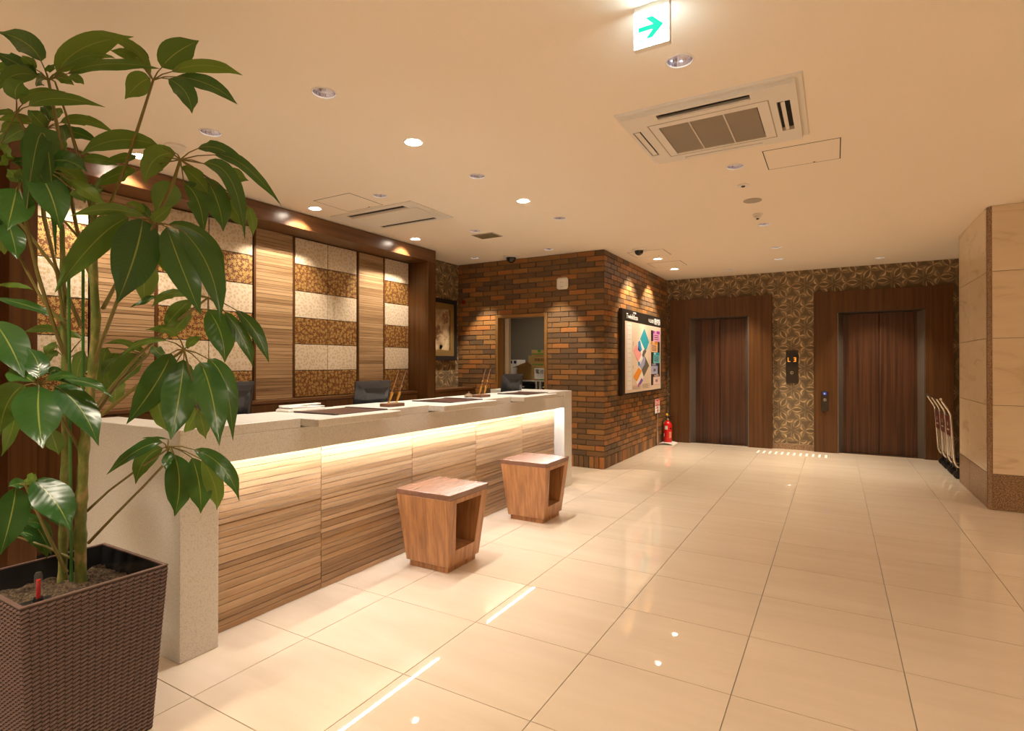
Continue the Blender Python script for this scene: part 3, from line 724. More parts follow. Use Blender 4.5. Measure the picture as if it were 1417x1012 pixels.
# ---------------------------------------------------------------- stone column / right wall
cl = MB().prism([(XCOL+.02, 7.70, 0), (XCOL+.02, 6.45, 0), (1.225, YCOL+.02, 0), (XR, YCOL+.02, 0), (XR, 7.70, 0)], (0, 0, ZC)).build('wall_stone_pillar', M['grout'], kind='structure')
zs = [0, .32, .93, 1.525, 2.12, ZC]
for k in range(5):
    z0, z1 = zs[k]+.002, zs[k+1]-.002; mt = M['granite'] if k == 0 else M['lime']
    for a, b in ((6.432, 7.20), (7.203, 7.72)): box('stone_panel', (XCOL, XCOL+.02, a, b-.002, z0, z1), mt, cl, bevel=.001)
    x = 1.208
    while x < XR-.1:
        x2 = min(x+.9, XR); box('stone_panel', (x, x2-.003, YCOL, YCOL+.02, z0, z1), mt, cl, bevel=.001); x = x2
box('stone_panel', (XCOL, XR, 7.70, 7.72, 0, ZC), M['lime'], cl)
MB().prism([(XCOL, 6.429, 0), (XCOL+.003, 6.426, 0), (1.202, YCOL+.001, 0), (1.206, YCOL, 0), (1.206, 6.45, 0), (XCOL, 6.45, 0)], (0, 0, ZC-.003)).build('corner_strip', M['granite'], cl)
# ---------------------------------------------------------------- luggage carts
def tubepath(pts, r, n=4):
    pts = [Vector(p) for p in pts]; out = [pts[0]]
    for a, b, c in zip(pts, pts[1:], pts[2:]):
        k = min(.045, (a-b).length*.4, (c-b).length*.4); p, q = b+(a-b).normalized()*k, b+(c-b).normalized()*k
        for i in range(n+1):
            t = i/n; out.append(p*(1-t)**2+b*2*t*(1-t)+q*t*t)
    return out+[pts[-1]]
for k, (yc, lab) in enumerate(((8.82, 'luggage cart farthest back, nearest the elevator'), (8.435, 'middle luggage cart of the three by the stone pillar'), (8.05, 'luggage cart nearest the camera, half hidden by the stone pillar'))):
    c = thing('luggage_cart', (1.25, yc, 0), lab, 'luggage cart', 'chrome luggage carts by the pillar')
    h = .178
    P = lambda s: [(1.26, yc+s*h, .125), (1.185, yc+s*h, .135), (1.155, yc+s*h, .20), (1.122, yc+s*h, .74), (1.035, yc+s*h, .895)]
    a = P(1); b = P(-1)
    MB().tube(tubepath(a+b[::-1], 1), .0115, 8).build('frame_tube', M['satin'], c, smooth=True)
    MB().tube([(1.035, yc-h, .895), (1.035, yc+h, .895)], .014, 8).build('handle_grip', M['chrome'], c, smooth=True)
    for z in (.70, .475, .215):
        x = 1.122+(.74-z)*.061; MB().tube([(x, yc-h, z), (x, yc+h, z)], .007, 6).build('cross_bar', M['bronze'], c, smooth=True)
    for dy in (-.06, .06): MB().tube([(1.138, yc+dy, .475), (1.154, yc+dy, .215)], .008, 6).build('upright_bar', M['satin'], c, smooth=True)
    pn = MB().hexa([(1.132, yc-h+.015, .48), (1.138, yc-h+.015, .48), (1.138, yc+h-.015, .48), (1.132, yc+h-.015, .48)], [(1.119, yc-h+.015, .695), (1.125, yc-h+.015, .695), (1.125, yc+h-.015, .695), (1.119, yc+h-.015, .695)]).build('burgundy_panel', mat('burgundy_plate', (.13,.022,.018), .4), c)
    MB().lathe((1.1215, yc, .61), [(.012, 0), (.022, -.001)], 14, 'x').build('emblem', M['paperw'], pn, recalc=False)
    box('emblem_bar', (1.1235, 1.1255, yc-.005, yc+.005, .585, .64), M['paperw'], pn)
    box('name_line', (1.124, 1.127, yc-.06, yc+.06, .535, .548), M['paperw'], pn)
    MB().box(1.18, 1.75, yc-.16, yc+.16, .115, .13).build('platform', M['black'], c, bevel=.005)
    for x in (1.195, 1.68):
        for dy in (-.13, .13):
            w_ = MB().lathe((x, yc+dy, .045), [(0, -.016), (.03, -.016), (.045, -.012), (.045, .012), (.03, .016), (0, .016)], 16, 'y').build('caster_wheel', M['black'], c, smooth=True)
            MB().box(x-.012, x+.012, yc+dy-.018, yc+dy+.018, .085, .116).build('caster_fork', M['bronze'], w_)
# ---------------------------------------------------------------- fire extinguisher and its sign
fx, fy_ = -2.345, 9.02
e = thing('fire_extinguisher', (fx, fy_, 0), 'red fire extinguisher standing in the corner by the left elevator', 'fire extinguisher')
MB().lathe((fx, fy_, .03), [(0, 0), (.062, 0), (.066, .01), (.066, .27), (.058, .305), (.035, .33), (.022, .338), (.022, .35), (0, .35)], 24).build('cylinder', M['red'], e, smooth=True)
MB().lathe((fx, fy_, .378), [(.02, 0), (.02, .03), (.012, .035), (.012, .055), (0, .055)], 16).build('valve', M['satin'], e, smooth=True)
MB().tube([(fx, fy_, .42), (fx+.05, fy_-.02, .45), (fx+.09, fy_-.03, .455)], .008, 8).build('lever', M['black'], e)
MB().tube([(fx, fy_, .41), (fx+.05, fy_-.02, .415), (fx+.08, fy_-.03, .40)], .007, 8).build('lever', M['black'], e)
MB().lathe((fx-.01, fy_-.01, .455), [(0,0), (.017, .004), (.019, .02), (.012, .035), (0, .037)], 12).build('safety_tag', M['yellow'], e, smooth=True)
MB().tube([(fx-.015, fy_, .40), (fx-.06, fy_-.01, .40), (fx-.082, fy_-.01, .34), (fx-.080, fy_, .20), (fx-.07, fy_, .12)], .008, 8).build('hose', M['black'], e, smooth=True)
def wrap(a0, a1, z0, z1, nm, mt):
    g = MB()
    for k in range(6):
        t0, t1 = a0+(a1-a0)*k/6, a0+(a1-a0)*(k+1)/6; r = .0668
        g.poly([(fx+r*math.cos(t0), fy_+r*math.sin(t0), z0), (fx+r*math.cos(t1), fy_+r*math.sin(t1), z0), (fx+r*math.cos(t1), fy_+r*math.sin(t1), z1), (fx+r*math.cos(t0), fy_+r*math.sin(t0), z1)])
    g.build(nm, mt, e)
wrap(-2.1, -1.35, .235, .295, 'white_label', M['paperw']); wrap(-1.0, -.35, .10, .20, 'instruction_label', mat('pink_label', (.75,.30,.20), .5)); wrap(-1.0, -.35, .13, .148, 'yellow_label_band', M['yellow']); wrap(-.9, -.2, .245, .262, 'dark_label', M['ink']); wrap(-2.6, -2.2, .12, .17, 'white_label', M['paperw'])
sd = thing('extinguisher_stand', (-2.36, 9.02, 0), 'white arched stand under the extinguisher with pole and red sign', 'stand')
g = MB(); n = 12
for k in range(n):
    a0, a1 = PI*k/n, PI*(k+1)/n
    f_ = lambda a, r: (fx+(.125)*math.cos(a)*r, .028*math.sin(a)*r+.001)
    (xa, za), (xb, zb_), (xc, zc_), (xd, zd) = f_(a0, 1), f_(a1, 1), f_(a1, .82), f_(a0, .82)
    g.hexa([(xa, fy_-.16, za), (xb, fy_-.16, zb_), (xc, fy_-.16, zc_), (xd, fy_-.16, zd)], [(xa, fy_+.13, za), (xb, fy_+.13, zb_), (xc, fy_+.13, zc_), (xd, fy_+.13, zd)])
g.build('arched_base', M['white'], sd)
px_, py_ = -2.425, 8.70
MB().tube([(px_, py_, .0), (px_, py_, .62)], .009, 8).build('pole', M['satin'], sd, smooth=True)
MB().tube([(px_, py_, .012), (px_+.03, fy_-.1, .012)], .008, 6).build('foot_bar', M['satin'], sd)
sg_ = box('sign_plate', (px_-.004, px_+.004, py_-.13, py_+.13, .52, .74), M['paperw'], sd, bevel=.0015)
box('red_field', (px_+.004, px_+.0055, py_-.125, py_+.125, .635, .735), M['redsign'], sg_)
text('消火器', .075, (px_+.006, py_-.11, .655), (0,1,0), (0,0,1), M['paperw'], sg_)
text('火災時に', .04, (px_+.0045, py_-.10, .59), (0,1,0), (0,0,1), M['redsign'], sg_); text('使用する', .04, (px_+.0045, py_-.06, .54), (0,1,0), (0,0,1), M['redsign'], sg_)
# ---------------------------------------------------------------- map board on the brick wall
bd = thing('map_board', (XBR, 7.88, 1.45), 'dark framed floor map board with coloured notices on the brick wall', 'sign board')
XBD = XBR+.05
MB().box(XBR+.001, XBD, 6.94, 8.83, .878, 2.028).build('board_case', M['bronze'], bd, bevel=.004)
UY = lambda u: 7.05+u*1.70
VZ = lambda v: 1.862-v*.955
box('poster', (XBD, XBD+.002, 7.05, 8.77, .905, 1.868), mat('poster_cream', (.72,.56,.42), .5), bd)
cols = dict(w=(.80,.76,.68), teal=(.03,.33,.42), pink=(.80,.33,.32), grey=(.14,.12,.085), lil=(.36,.36,.52), org=(.80,.28,.03), dk=(.035,.028,.022), mag=(.42,.04,.36), lmag=(.80,.36,.62), lorg=(.85,.50,.26), cy=(.02,.40,.55), lcy=(.18,.62,.68), nav=(.05,.05,.14), llil=(.46,.47,.66), mar=(.12,.03,.04), lpk=(.82,.60,.54), blue=(.03,.25,.50))
PM = {k: mat('print_'+{'w':'white','teal':'teal','pink':'pink','grey':'grey','lil':'lilac','org':'orange','dk':'dark','mag':'magenta','lmag':'light_magenta','lorg':'light_orange','cy':'cyan','lcy':'light_cyan','nav':'navy','llil':'light_lilac','mar':'maroon','lpk':'light_pink','blue':'blue'}[k], v, .45) for k, v in cols.items()}
def patch(pts, c, nm, e=1):
    MB().poly([(XBD+.002+e*.0006, UY(u), VZ(v)) for u, v in pts]).build(nm, PM[c], bd, recalc=False)
rect = lambda a, b, c, d: [(a, d), (b, d), (b, c), (a, c)]
patch(rect(.02, .045, .02, .97), 'lpk', 'floor_list'); patch(rect(.05, .16, .02, .96), 'w', 'floor_list', 2)
# upper plan (teal / pink / grey)
patch([(.50,.05),(.64,.25),(.56,.38),(.50,.36),(.38,.22)], 'teal', 'map_area', 2)
patch([(.38,.22),(.56,.38),(.64,.25),(.62,.31),(.46,.50),(.34,.60),(.30,.58),(.30,.35)], 'w', 'map_area', 1)
patch([(.33,.27),(.38,.24),(.43,.38),(.38,.42),(.32,.38)], 'blue', 'map_area', 3)
patch([(.20,.40),(.29,.30),(.42,.45),(.32,.57)], 'pink', 'map_area', 3)
patch([(.46,.40),(.52,.36),(.56,.40),(.46,.50),(.43,.46)], 'grey', 'map_area', 3)
patch([(.32,.57),(.36,.555),(.38,.60),(.345,.63)], 'blue', 'map_area', 4)
# lower plan (lilac / grey / orange)
patch([(.50,.46),(.64,.62),(.34,.94),(.20,.78)], 'w', 'map_area', 1)
patch([(.50,.46),(.64,.62),(.48,.79),(.42,.68),(.50,.60)], 'grey', 'map_area', 2)
patch([(.50,.46),(.53,.53),(.50,.60),(.42,.68),(.36,.63)], 'lil', 'map_area', 3)
patch([(.20,.78),(.33,.645),(.43,.70),(.29,.85)], 'org', 'map_area', 3)
patch([(.36,.86),(.42,.80),(.44,.83),(.34,.94),(.31,.91)], 'mag', 'map_area', 2)
patch([(.38,.88),(.44,.82),(.46,.84),(.38,.91)], 'blue', 'map_area', 3)
# notices in the right column
patch(rect(.70, .98, .06, .93), 'dk', 'notice_column', 1)
for i, (u0, u1, h_, b_) in enumerate(((.765, .98, 'mag', 'lmag'), (.70, .91, 'org', 'lorg'), (.765, .98, 'cy', 'lcy'), (.70, .91, 'nav', 'llil'), (.765, .98, 'mar', 'lpk'))):
    v0 = .06+i*.174
    patch(rect(u0, u1, v0, v0+.172), b_, 'notice', 2); patch(rect(u0, u1, v0, v0+.045), h_, 'notice_heading', 3)
    text(('ご朝食', 'ご案内', 'Wi-Fi', 'チェックイン', 'チェックアウト')[i], .05, (XBD+.0044, UY(u0+.03), VZ(v0+.04)), (0,1,0), (0,0,1), PM['w'], bd, sx=.9 if i < 3 else .7)
    for q in range(3):
        if i < 3: patch(rect(u0+.03, u1-.05, v0+.068+q*.032, v0+.078+q*.032), 'mar' if i != 2 else 'nav', 'text_line', 4)
    if i >= 3: text(('15:00', '10:00')[i-3], .06, (XBD+.0044, UY(u0+.06), VZ(v0+.13)), (0,1,0), (0,0,1), PM['mar'], bd)
for q in range(14): patch(rect(.06, .14, .05+q*.065, .053+q*.065), 'lil' if q % 3 else 'grey', 'text_line', 4)
for q in range(5):
    patch(rect(.18, .40-.03*(q % 2), .90+q*.014, .904+q*.014), 'pink' if q < 2 else 'grey', 'text_line', 4); patch(rect(.44, .66-.06*(q % 2), .90+q*.014, .904+q*.014), 'grey', 'text_line', 4)
text('2', .06, (XBD+.003, UY(.19), VZ(.32)), (0,1,0), (0,0,1), PM['grey'], bd); text('1', .06, (XBD+.003, UY(.19), VZ(.66)), (0,1,0), (0,0,1), PM['grey'], bd)
text('Twinkless', .10, (XBD+.0012, 7.10, 1.905), (0,1,0), (0,0,1), M['paperw'], bd, sx=1.25); text('HOTEL', .035, (XBD+.0012, 7.38, 1.985), (0,1,0), (0,0,1), M['paperw'], bd, sx=1.3)
text('FLOOR', .075, (XBD+.0012, 8.12, 1.915), (0,1,0), (0,0,1), M['paperw'], bd, sx=1.1); text('館内図', .11, (XBD+.0012, 8.42, 1.905), (0,1,0), (0,0,1), M['paperw'], bd)
# ---------------------------------------------------------------- small wall devices
d = thing('wireless_access_point', (-2.996, YBR, 2.323), 'white rounded wireless box high on the brick wall', 'access point')
MB().box(-3.078, -2.914, YBR-.05, YBR-.002, 2.245, 2.40).build('housing', M['white'], d, bevel=.022, smooth=True)
for z in (2.33, 2.275): box('print_line', (-3.02, -2.97, YBR-.0508, YBR-.0500, z, z+.005), M['acgrey'], d)
d = MB().lathe((-4.546, YBR, 2.171), [(.030, -.003), (.030, -.012), (.02, -.016), (0, -.016)], 20, 'y').build('alarm_lamp', M['redglass'], smooth=True)
tag(d, 'small dark red round lamp on the brick wall near the picture', 'alarm lamp')
# ---------------------------------------------------------------- ceiling fittings
def spot(par, x, y, z, tx, ty, tz, W, ang, blend, soft=.03, col=None):
    l = bpy.data.lights.new('lamp_light', 'SPOT'); l.energy = W; l.color = col or LAMP; l.spot_size = math.radians(ang); l.spot_blend = blend; l.shadow_soft_size = soft
    o = bpy.data.objects.new('lamp_light', l); COL.objects.link(o)
    o.parent = par; o.location = Vector((x, y, z))-(wl(par) if par else Vector())
    o.rotation_euler = (Vector((x, y, z))-Vector((tx, ty, tz))).to_track_quat('Z', 'Y').to_euler()
def cup(x, y, r, par):
    g = MB(); prof = [(r-.001, 0), (r*.93, .022), (r*.72, .055), (r*.45, .085), (r*.30, .095)]
    g.lathe((x, y, ZC), prof, 28); o = g.build('reflector', M['refl'], par, smooth=False, recalc=False)
    MB().lathe((x, y, ZC), [(r-.002, .003), (r-.001, -.003), (r+.006, -.003), (r+.008, 0)], 28).build('trim_ring', M['white'], par, smooth=True)
for x, y, r, lab, k in DL:
    d = thing('downlight', (x, y, ZC), lab, 'downlight', 'chrome downlights'); cup(x, y, r, d)
    MB().lathe((x, y, ZC+.075), [(0, -.012), (.010, -.010), (.014, 0), (.012, .018)], 16).build('lamp', M['lamp_em'], d, smooth=True)
    if k == 'A': spot(d, x, y, ZC-.012, x, y, 0, E_DOWN*(1.25 if y > 5.5 else .5 if x > -1 else .66), FW_A, .9)
    elif k == 'W': spot(d, x, y, ZC-.012, x-.02, y+.03, 0, E_WALL, 58, .35, .02)
    else: spot(d, x, y, ZC-.012, x, y+.02, 0, E_WALL, 78, .7, .02)
for x, y, dx, lab in WASH:
    d = thing('spot_downlight', (x, y, ZC), lab, 'downlight', 'bright tilted lamps')
    cup(x, y, .058, d)
    g = MB().lathe((0, 0, 0), [(.036, -.004), (.034, 0), (.0, .001)], 24)
    mm = Matrix.Translation((x+.006, y-.004, ZC+.012)) @ Matrix.Rotation(.45, 4, 'Y')
    g.v = [tuple(mm @ Vector(v)) for v in g.v]; g.build('lamp', M['wash_em'], d, recalc=False)
    wall = x < -4 or y > 7
    spot(d, x, y, ZC-.010, *((x-.52, y, 1.95) if x < -4 else (x-.394, y, 1.75) if y > 7 else (x+dx, y, .9)), E_WASH*(.5 if x < -4 else .78 if wall else .52), 80, .6, .02, None if wall else (1, .97, .93))
for x, y in FILL_LAMPS:   # unseen fill lamps, added to raise the bounced light in the lobby
    d = thing('downlight', (x, y, ZC), 'added fill lamp in the lobby ceiling, out of view', 'downlight', 'added fill lamps out of view')
    MB().lathe((x, y, ZC-.001), [(.0, -.001), (.045, -.001), (.054, -.004), (.057, 0)], 20).build('trim_ring', M['white'], d)
    spot(d, x, y, ZC-.016, x, y, 0, E_DOWN*(1.9 if x < -2 and y < 0.3 else 2.2 if y > 3 else .9 if x < 2 else 1.4), 110, .9, .12)
d = thing('office_fill_lamp', (-4.0, 7.25, ZC), 'added round fill lamp in the back office ceiling', 'downlight')  # unseen lamp added to brighten the back office
MB().lathe((-4.0, 7.25, ZC), [(.08, 0), (.08, -.02), (0, -.02)], 20).build('diffuser', M['white'], d, smooth=True); spot(d, -4.0, 7.25, ZC-.03, -4.0, 7.45, 0, 48, 140, 1, .06)
def dev(nm, x, y, prof, mt, lab, cat):
    o = MB().lathe((x, y, ZC), prof, 24).build(nm, mt, smooth=True); return tag(o, lab, cat)
dev('smoke_detector', -3.674, 1.975, [(.06, 0), (.06, -.012), (.045, -.016), (.042, -.035), (0, -.037)], M['white'], 'round white smoke detector above the plant', 'smoke detector')
s = thing('ceiling_sensor', (-.621, 4.669, ZC), 'small round sensor with dark lens, just nearer than the flat round plate', 'sensor')
MB().lathe((-.621, 4.669, ZC), [(.045, 0), (.043, -.005), (.02, -.007), (0, -.007)], 24).build('ring', M['white'], s, smooth=True); MB().lathe((-.621, 4.669, ZC-.007), [(.016, 0), (.012, -.008), (0, -.01)], 16).build('lens', M['black'], s, smooth=True)
dev('ceiling_speaker', -.61, 5.145, [(.075, 0), (.073, -.005), (.062, -.006), (0, -.006)], M['acgrey'], 'flat round ceiling speaker plate between two small sensors', 'speaker')
s = thing('heat_detector', (-.625, 5.642, ZC), 'small domed heat detector next to a chrome downlight', 'heat detector')
MB().lathe((-.625, 5.642, ZC), [(.045, 0), (.045, -.014), (.032, -.02), (.03, -.034), (.012, -.04), (0, -.04)], 24).build('body', M['white'], s, smooth=True); MB().lathe((-.625, 5.642, ZC-.04), [(.012, 0), (.014, -.008), (0, -.010)], 16).build('sensor_tip', M['black'], s, smooth=True)
for x, y, lab, rr_ in ((-2.078, 6.647, 'black dome camera before the two bright lamps at the map wall', .095), (-3.661, 6.237, 'black dome camera above the office doorway', .112)):
    s = thing('dome_camera', (x, y, ZC), lab, 'camera', 'ceiling dome cameras')
    MB().lathe((x, y, ZC), [(rr_, 0), (rr_-.003, -.012), (.06, -.018), (0, -.018)], 28).build('mount_ring', M['white'], s, smooth=True)
    MB().lathe((x, y, ZC-.018), [(rr_*.56*math.cos(a), -rr_*.6*math.sin(a)) for a in [i*PI/16 for i in range(9)]], 24).build('dome', M['blackgloss'], s, smooth=True)
# exit sign hanging from the ceiling
ex = thing('exit_sign', (-.618, 2.135, ZC), 'lit exit sign with a green arrow hanging from the ceiling', 'exit sign')
EY = 2.122; x0, x1, z0, z1 = -.682, -.546, 2.538, 2.681
box('housing', (x0-.003, x1+.003, EY+.001, EY+.027, z0-.004, ZC), M['white'], ex, bevel=.002)
box('lit_face', (x0, x1, EY-.002, EY+.001, z0, z1), M['sign_em'], ex); box('lit_face', (x0, x1, EY+.027, EY+.030, z0, z1), M['sign_em'], ex)
def S(x, y): return (x0+(x-160)/500*(x1-x0), EY-.0030, z1-(y-(215-.3*(x-160)))/488*(z1-z0))
A_ = [S(*p) for p in ((225,410),(435,345),(325,270),(430,238),(588,335),(430,525),(330,555),(432,415),(228,475))]
MB().prism(A_, (0, .0006, 0)).build('green_arrow', M['sign_gr'], ex)
MB().prism([S(*p) for p in ((203,548),(220,543),(220,642),(203,647))], (0, .0006, 0)).build('door_pictogram', M['sign_gr'], ex)
MB().prism([S(*p) for p in ((285,530),(302,525),(302,622),(285,627))], (0, .0006, 0)).build('door_pictogram', M['sign_gr'], ex)
rp = MB()
for seg in (((262,548),(270,546),(270,556),(262,558)), ((245,565),(268,560),(262,592),(250,590)), ((250,590),(260,588),(248,615),(232,622),(230,616),(244,607)), ((256,588),(264,586),(272,604),(266,622),(260,622),(264,605)), ((245,565),(250,570),(238,585),(232,580)), ((264,562),(276,574),(272,580),(260,572))):
    rp.prism([S(*p) for p in seg], (0, .0006, 0))
rp.build('running_figure', M['sign_gr'], ex)
# four-way air conditioner
ac = thing('cassette_air_conditioner', (-.605, 3.39, ZC), 'large white four-way cassette air conditioner behind the exit sign', 'air conditioner')
def recess(name, par, rects, outer, z, mt, h=.02):   # a plate with rectangular holes
    xs = sorted({outer[0], outer[1]} | {r[0] for r in rects} | {r[1] for r in rects}); ys_ = sorted({outer[2], outer[3]} | {r[2] for r in rects} | {r[3] for r in rects}); g = MB()
    for a, b in zip(xs, xs[1:]):
        for c, d in zip(ys_, ys_[1:]):
            if not any(r[0] <= (a+b)/2 <= r[1] and r[2] <= (c+d)/2 <= r[3] for r in rects): g.box(a, b, c, d, z-h, z)
    bm_ = g.build(name, mt, par); return bm_
MB().hexa([(-1.075,2.985,ZC-.012),(-.135,2.985,ZC-.012),(-.135,3.805,ZC-.012),(-1.075,3.805,ZC-.012)], [(-1.08,2.98,ZC),(-.13,2.98,ZC),(-.13,3.81,ZC),(-1.08,3.81,ZC)]).build('flange', M['white'], ac)
holes = [(-.855,-.375,3.035,3.10), (-.855,-.38,3.73,3.785), (-1.038,-.99,3.20,3.615), (-.263,-.20,3.20,3.61), (-.885,-.355,3.205,3.655)]
recess('front_panel', ac, holes, (-1.045, -.165, 3.01, 3.785), ZC-.012, M['white'], .022)
box('inner_void', (-1.04, -.17, 3.015, 3.78, ZC-.0125, ZC-.0115), M['dark'], ac)
MB().hexa([(-.88,3.21,ZC-.030),(-.36,3.21,ZC-.030),(-.36,3.65,ZC-.030),(-.88,3.65,ZC-.030)], [(-.88,3.21,ZC-.026),(-.36,3.21,ZC-.026),(-.36,3.65,ZC-.026),(-.88,3.65,ZC-.026)]).build('intake_grille', M['acgrey'], ac)
for x in (-.714, -.529): box('grille_bar', (x-.003, x+.003, 3.207, 3.653, ZC-.0345, ZC-.029), M['white'], ac)
gs = MB()
for k in range(44): gs.box(-.88, -.36, 3.214+k*.010, 3.217+k*.010, ZC-.0325, ZC-.030)
gs.build('grille_rib', M['acgrey'], ac, kind='stuff')
gm = MB()
for a, b, c, d in ((-.936,-.930,3.15,3.68), (-.302,-.296,3.15,3.68), (-.936,-.296,3.147,3.152), (-.936,-.296,3.678,3.683)): gm.box(a, b, c, d, ZC-.0352, ZC-.0335)
gm.build('panel_groove', M['acgrey'], ac)
def flap(x0, x1, y0, y1, dz, ax):
    z = ZC-.034
    if ax == 'x': MB().hexa([(x0,y0+.02,z-.014+dz),(x1,y0+.02,z-.014+dz),(x1,y1,z),(x0,y1,z)], [(x0,y0+.02,z-.010+dz),(x1,y0+.02,z-.010+dz),(x1,y1,z+.004),(x0,y1,z+.004)]).build('air_flap', M['white'], ac)
    else: MB().hexa([(x0,y0,z-.004+dz),(x1,y0,z),(x1,y1,z),(x0,y1,z-.004+dz)], [(x0,y0,z+dz),(x1,y0,z+.004),(x1,y1,z+.004),(x0,y1,z+dz)]).build('air_flap', M['white'], ac)
flap(-.85, -.38, 3.045, 3.094, .004, 'x'); flap(-.85, -.385, 3.718, 3.78, .012, 'x'); flap(-1.03, -1.0, 3.21, 3.60, .004, 'y'); flap(-.245, -.225, 3.21, 3.60, .002, 'y')
# two-slot slim air conditioner over the counter
ac = thing('slim_air_conditioner', (-3.65, 3.97, ZC), 'slim flush air conditioner with two black slots above the counter', 'air conditioner')
recess('front_panel', ac, [(-4.0,-3.30,3.725,3.80), (-4.0,-3.31,4.172,4.225)], (-4.15, -3.15, 3.66, 4.275), ZC, M['white'], .008)
box('inner_void', (-4.14, -3.16, 3.67, 4.27, ZC-.0006, ZC-.0001), M['dark'], ac)
box('raised_panel', (-4.02, -3.22, 3.81, 4.16, ZC-.013, ZC-.008), M['white'], ac, bevel=.002)
box('slot_vane', (-3.99, -3.31, 3.776, 3.780, ZC-.009, ZC-.004), M['white'], ac)
# access hatches and vent grille
def hatch(x0, x1, y0, y1, lab, latch=True):
    h = thing('ceiling_hatch', ((x0+x1)/2, (y0+y1)/2, ZC), lab, 'hatch')
    g = MB(); t_ = .006
    for b in ((x0,x1,y0,y0+t_), (x0,x1,y1-t_,y1), (x0,x0+t_,y0,y1), (x1-t_,x1,y0,y1)): g.box(*b, ZC-.0008, ZC+.0)
    g.build('hatch_joint', M['dark'], h); box('hatch_panel', (x0+t_, x1-t_, y0+t_, y1-t_, ZC-.0012, ZC), M['ceil'], h)
    if latch: MB().lathe(((x0*.35+x1*.65), y1-.02, ZC-.0012), [(.009, 0), (.008, -.002), (0, -.002)], 12).build('latch', M['satin'], h)
hatch(-.414, .036, 3.985, 4.39, 'ceiling access hatch right of the large air conditioner')
hatch(-3.88, -3.447, 3.24, 3.636, 'ceiling access hatch before the slim air conditioner')
hatch(-2.27, -1.815, 6.77, 7.17, 'ceiling access hatch behind the dome camera, nearer of two')
hatch(-2.275, -1.815, 7.636, 8.05, 'ceiling access hatch between the two lamps at the map wall')
v = thing('vent_grille', (-3.29, 5.08, ZC), 'small square olive vent grille in the ceiling', 'vent')
box('vent_frame', (-3.425, -3.155, 4.98, 5.19, ZC-.006, ZC), M['acgrey'], v, bevel=.001)
g = MB()
for k in range(14): g.box(-3.41, -3.17, 4.995+k*.0137, 5.000+k*.0137, ZC-.0085, ZC-.006)
g.build('vent_slat', mat('olive_vent', (.24,.20,.11), .6), v, kind='stuff')
# ---------------------------------------------------------------- planter
PX0, PX1, PY0, PY1, PH, TP = -2.535, -2.068, .672, 1.092, .58, .035
pl = thing('planter', (-2.30, .88, 0), 'tall tapered brown rattan-weave planter in the left foreground', 'planter')
def pr_(z, g=0):
    k = TP*(1-z/PH)+g; return [(PX0+k, PY0+k, z), (PX1-k, PY0+k, z), (PX1-k, PY1-k, z), (PX0+k, PY1-k, z)]
g = MB(); lo, hi = pr_(0, .002), pr_(PH-.004, .002); li, lb = pr_(PH-.004, .012), pr_(.44, .014)
g.v += lo+hi+li+lb
for k in range(4):
    j = (k+1) % 4; g.f += [(k, j, 4+j, 4+k), (4+k, 4+j, 8+j, 8+k)]
g.f += [(3, 2, 1, 0)]; g.build('body', M['rattan_d'], pl)
g = MB(); li, lb = pr_(PH-.004, .012), pr_(.44, .020); g.v += li+lb
for k in range(4): g.f.append((k, (k+1) % 4, 4+(k+1) % 4, 4+k))
g.build('liner', M['blackgloss'], pl, recalc=False)
g = MB(); a, b, c, d = pr_(PH-.004), pr_(PH, 0), pr_(PH, .012), pr_(PH-.006, .012); g.v += a+b+c+d
for r in range(3):
    for k in range(4): g.f.append((r*4+k, r*4+(k+1) % 4, r*4+4+(k+1) % 4, r*4+4+k))
g.build('rim', M['rattan'], pl, bevel=0)
wv = MB(); NZ = 42; cw = .0235
for side in range(4):
    for r in range(NZ):
        z0, z1 = .004+r*(PH-.012)/NZ, .004+(r+.74)*(PH-.012)/NZ
        P0, P1 = pr_(z0), pr_(z1); A0, B0 = Vector(P0[side]), Vector(P0[(side+1) % 4]); A1, B1 = Vector(P1[side]), Vector(P1[(side+1) % 4])
        n = (B0-A0).cross(Vector((0,0,1))).normalized(); L = (B0-A0).length; nc = 19
        for k in range(nc):
            u0, u1 = k/nc, (k+1)/nc; sl = .0028 if True else 0
            f = lambda A, B, u: A+(B-A)*u
            p0, p1, q0, q1 = f(A0,B0,u0+.0012), f(A0,B0,u1-.0012), f(A1,B1,u0+.0012), f(A1,B1,u1-.0012)
            up = Vector((0, 0, .0050)); i = len(wv.v)
            for vv, nz in ((0, -.0015), (.5, .0045), (1, -.0015)):
                for uu, nu in ((0, -.0030), (.42, 0), (1, -.0030)):
                    q = f(p0, p1, uu).lerp(f(q0, q1, uu), vv)+up*(uu-.5)+n*(nz+(nu if vv == .5 else nu*.4)); wv.v.append(tuple(q))
            wv.f += [(i+b*3+a, i+b*3+a+1, i+b*3+a+4, i+b*3+a+3) for a in (0, 1) for b in (0, 1)]
wv.build('woven_strand', M['rattan'], pl, kind='stuff', recalc=False)
g = MB(); nx = 26; z_s = .50
gv = {}
for i in range(nx+1):
    for j in range(nx+1):
        x = PX0+.024+(PX1-PX0-.048)*i/nx; y = PY0+.024+(PY1-PY0-.048)*j/nx
        gv[i, j] = len(g.v); g.v.append((x, y, z_s+R.uniform(-.007, .009)+.012*math.exp(-((x+2.33)**2+(y-.9)**2)*60)))
for i in range(nx):
    for j in range(nx): g.f.append((gv[i,j], gv[i+1,j], gv[i+1,j+1], gv[i,j+1]))
g.build('soil', M['soil'], pl, kind='stuff')
wx, wy = -2.150, .745
box('corner_shelf', (wx-.05, -2.088, PY0+.016, wy+.045, .545, .55), M['black'], pl)
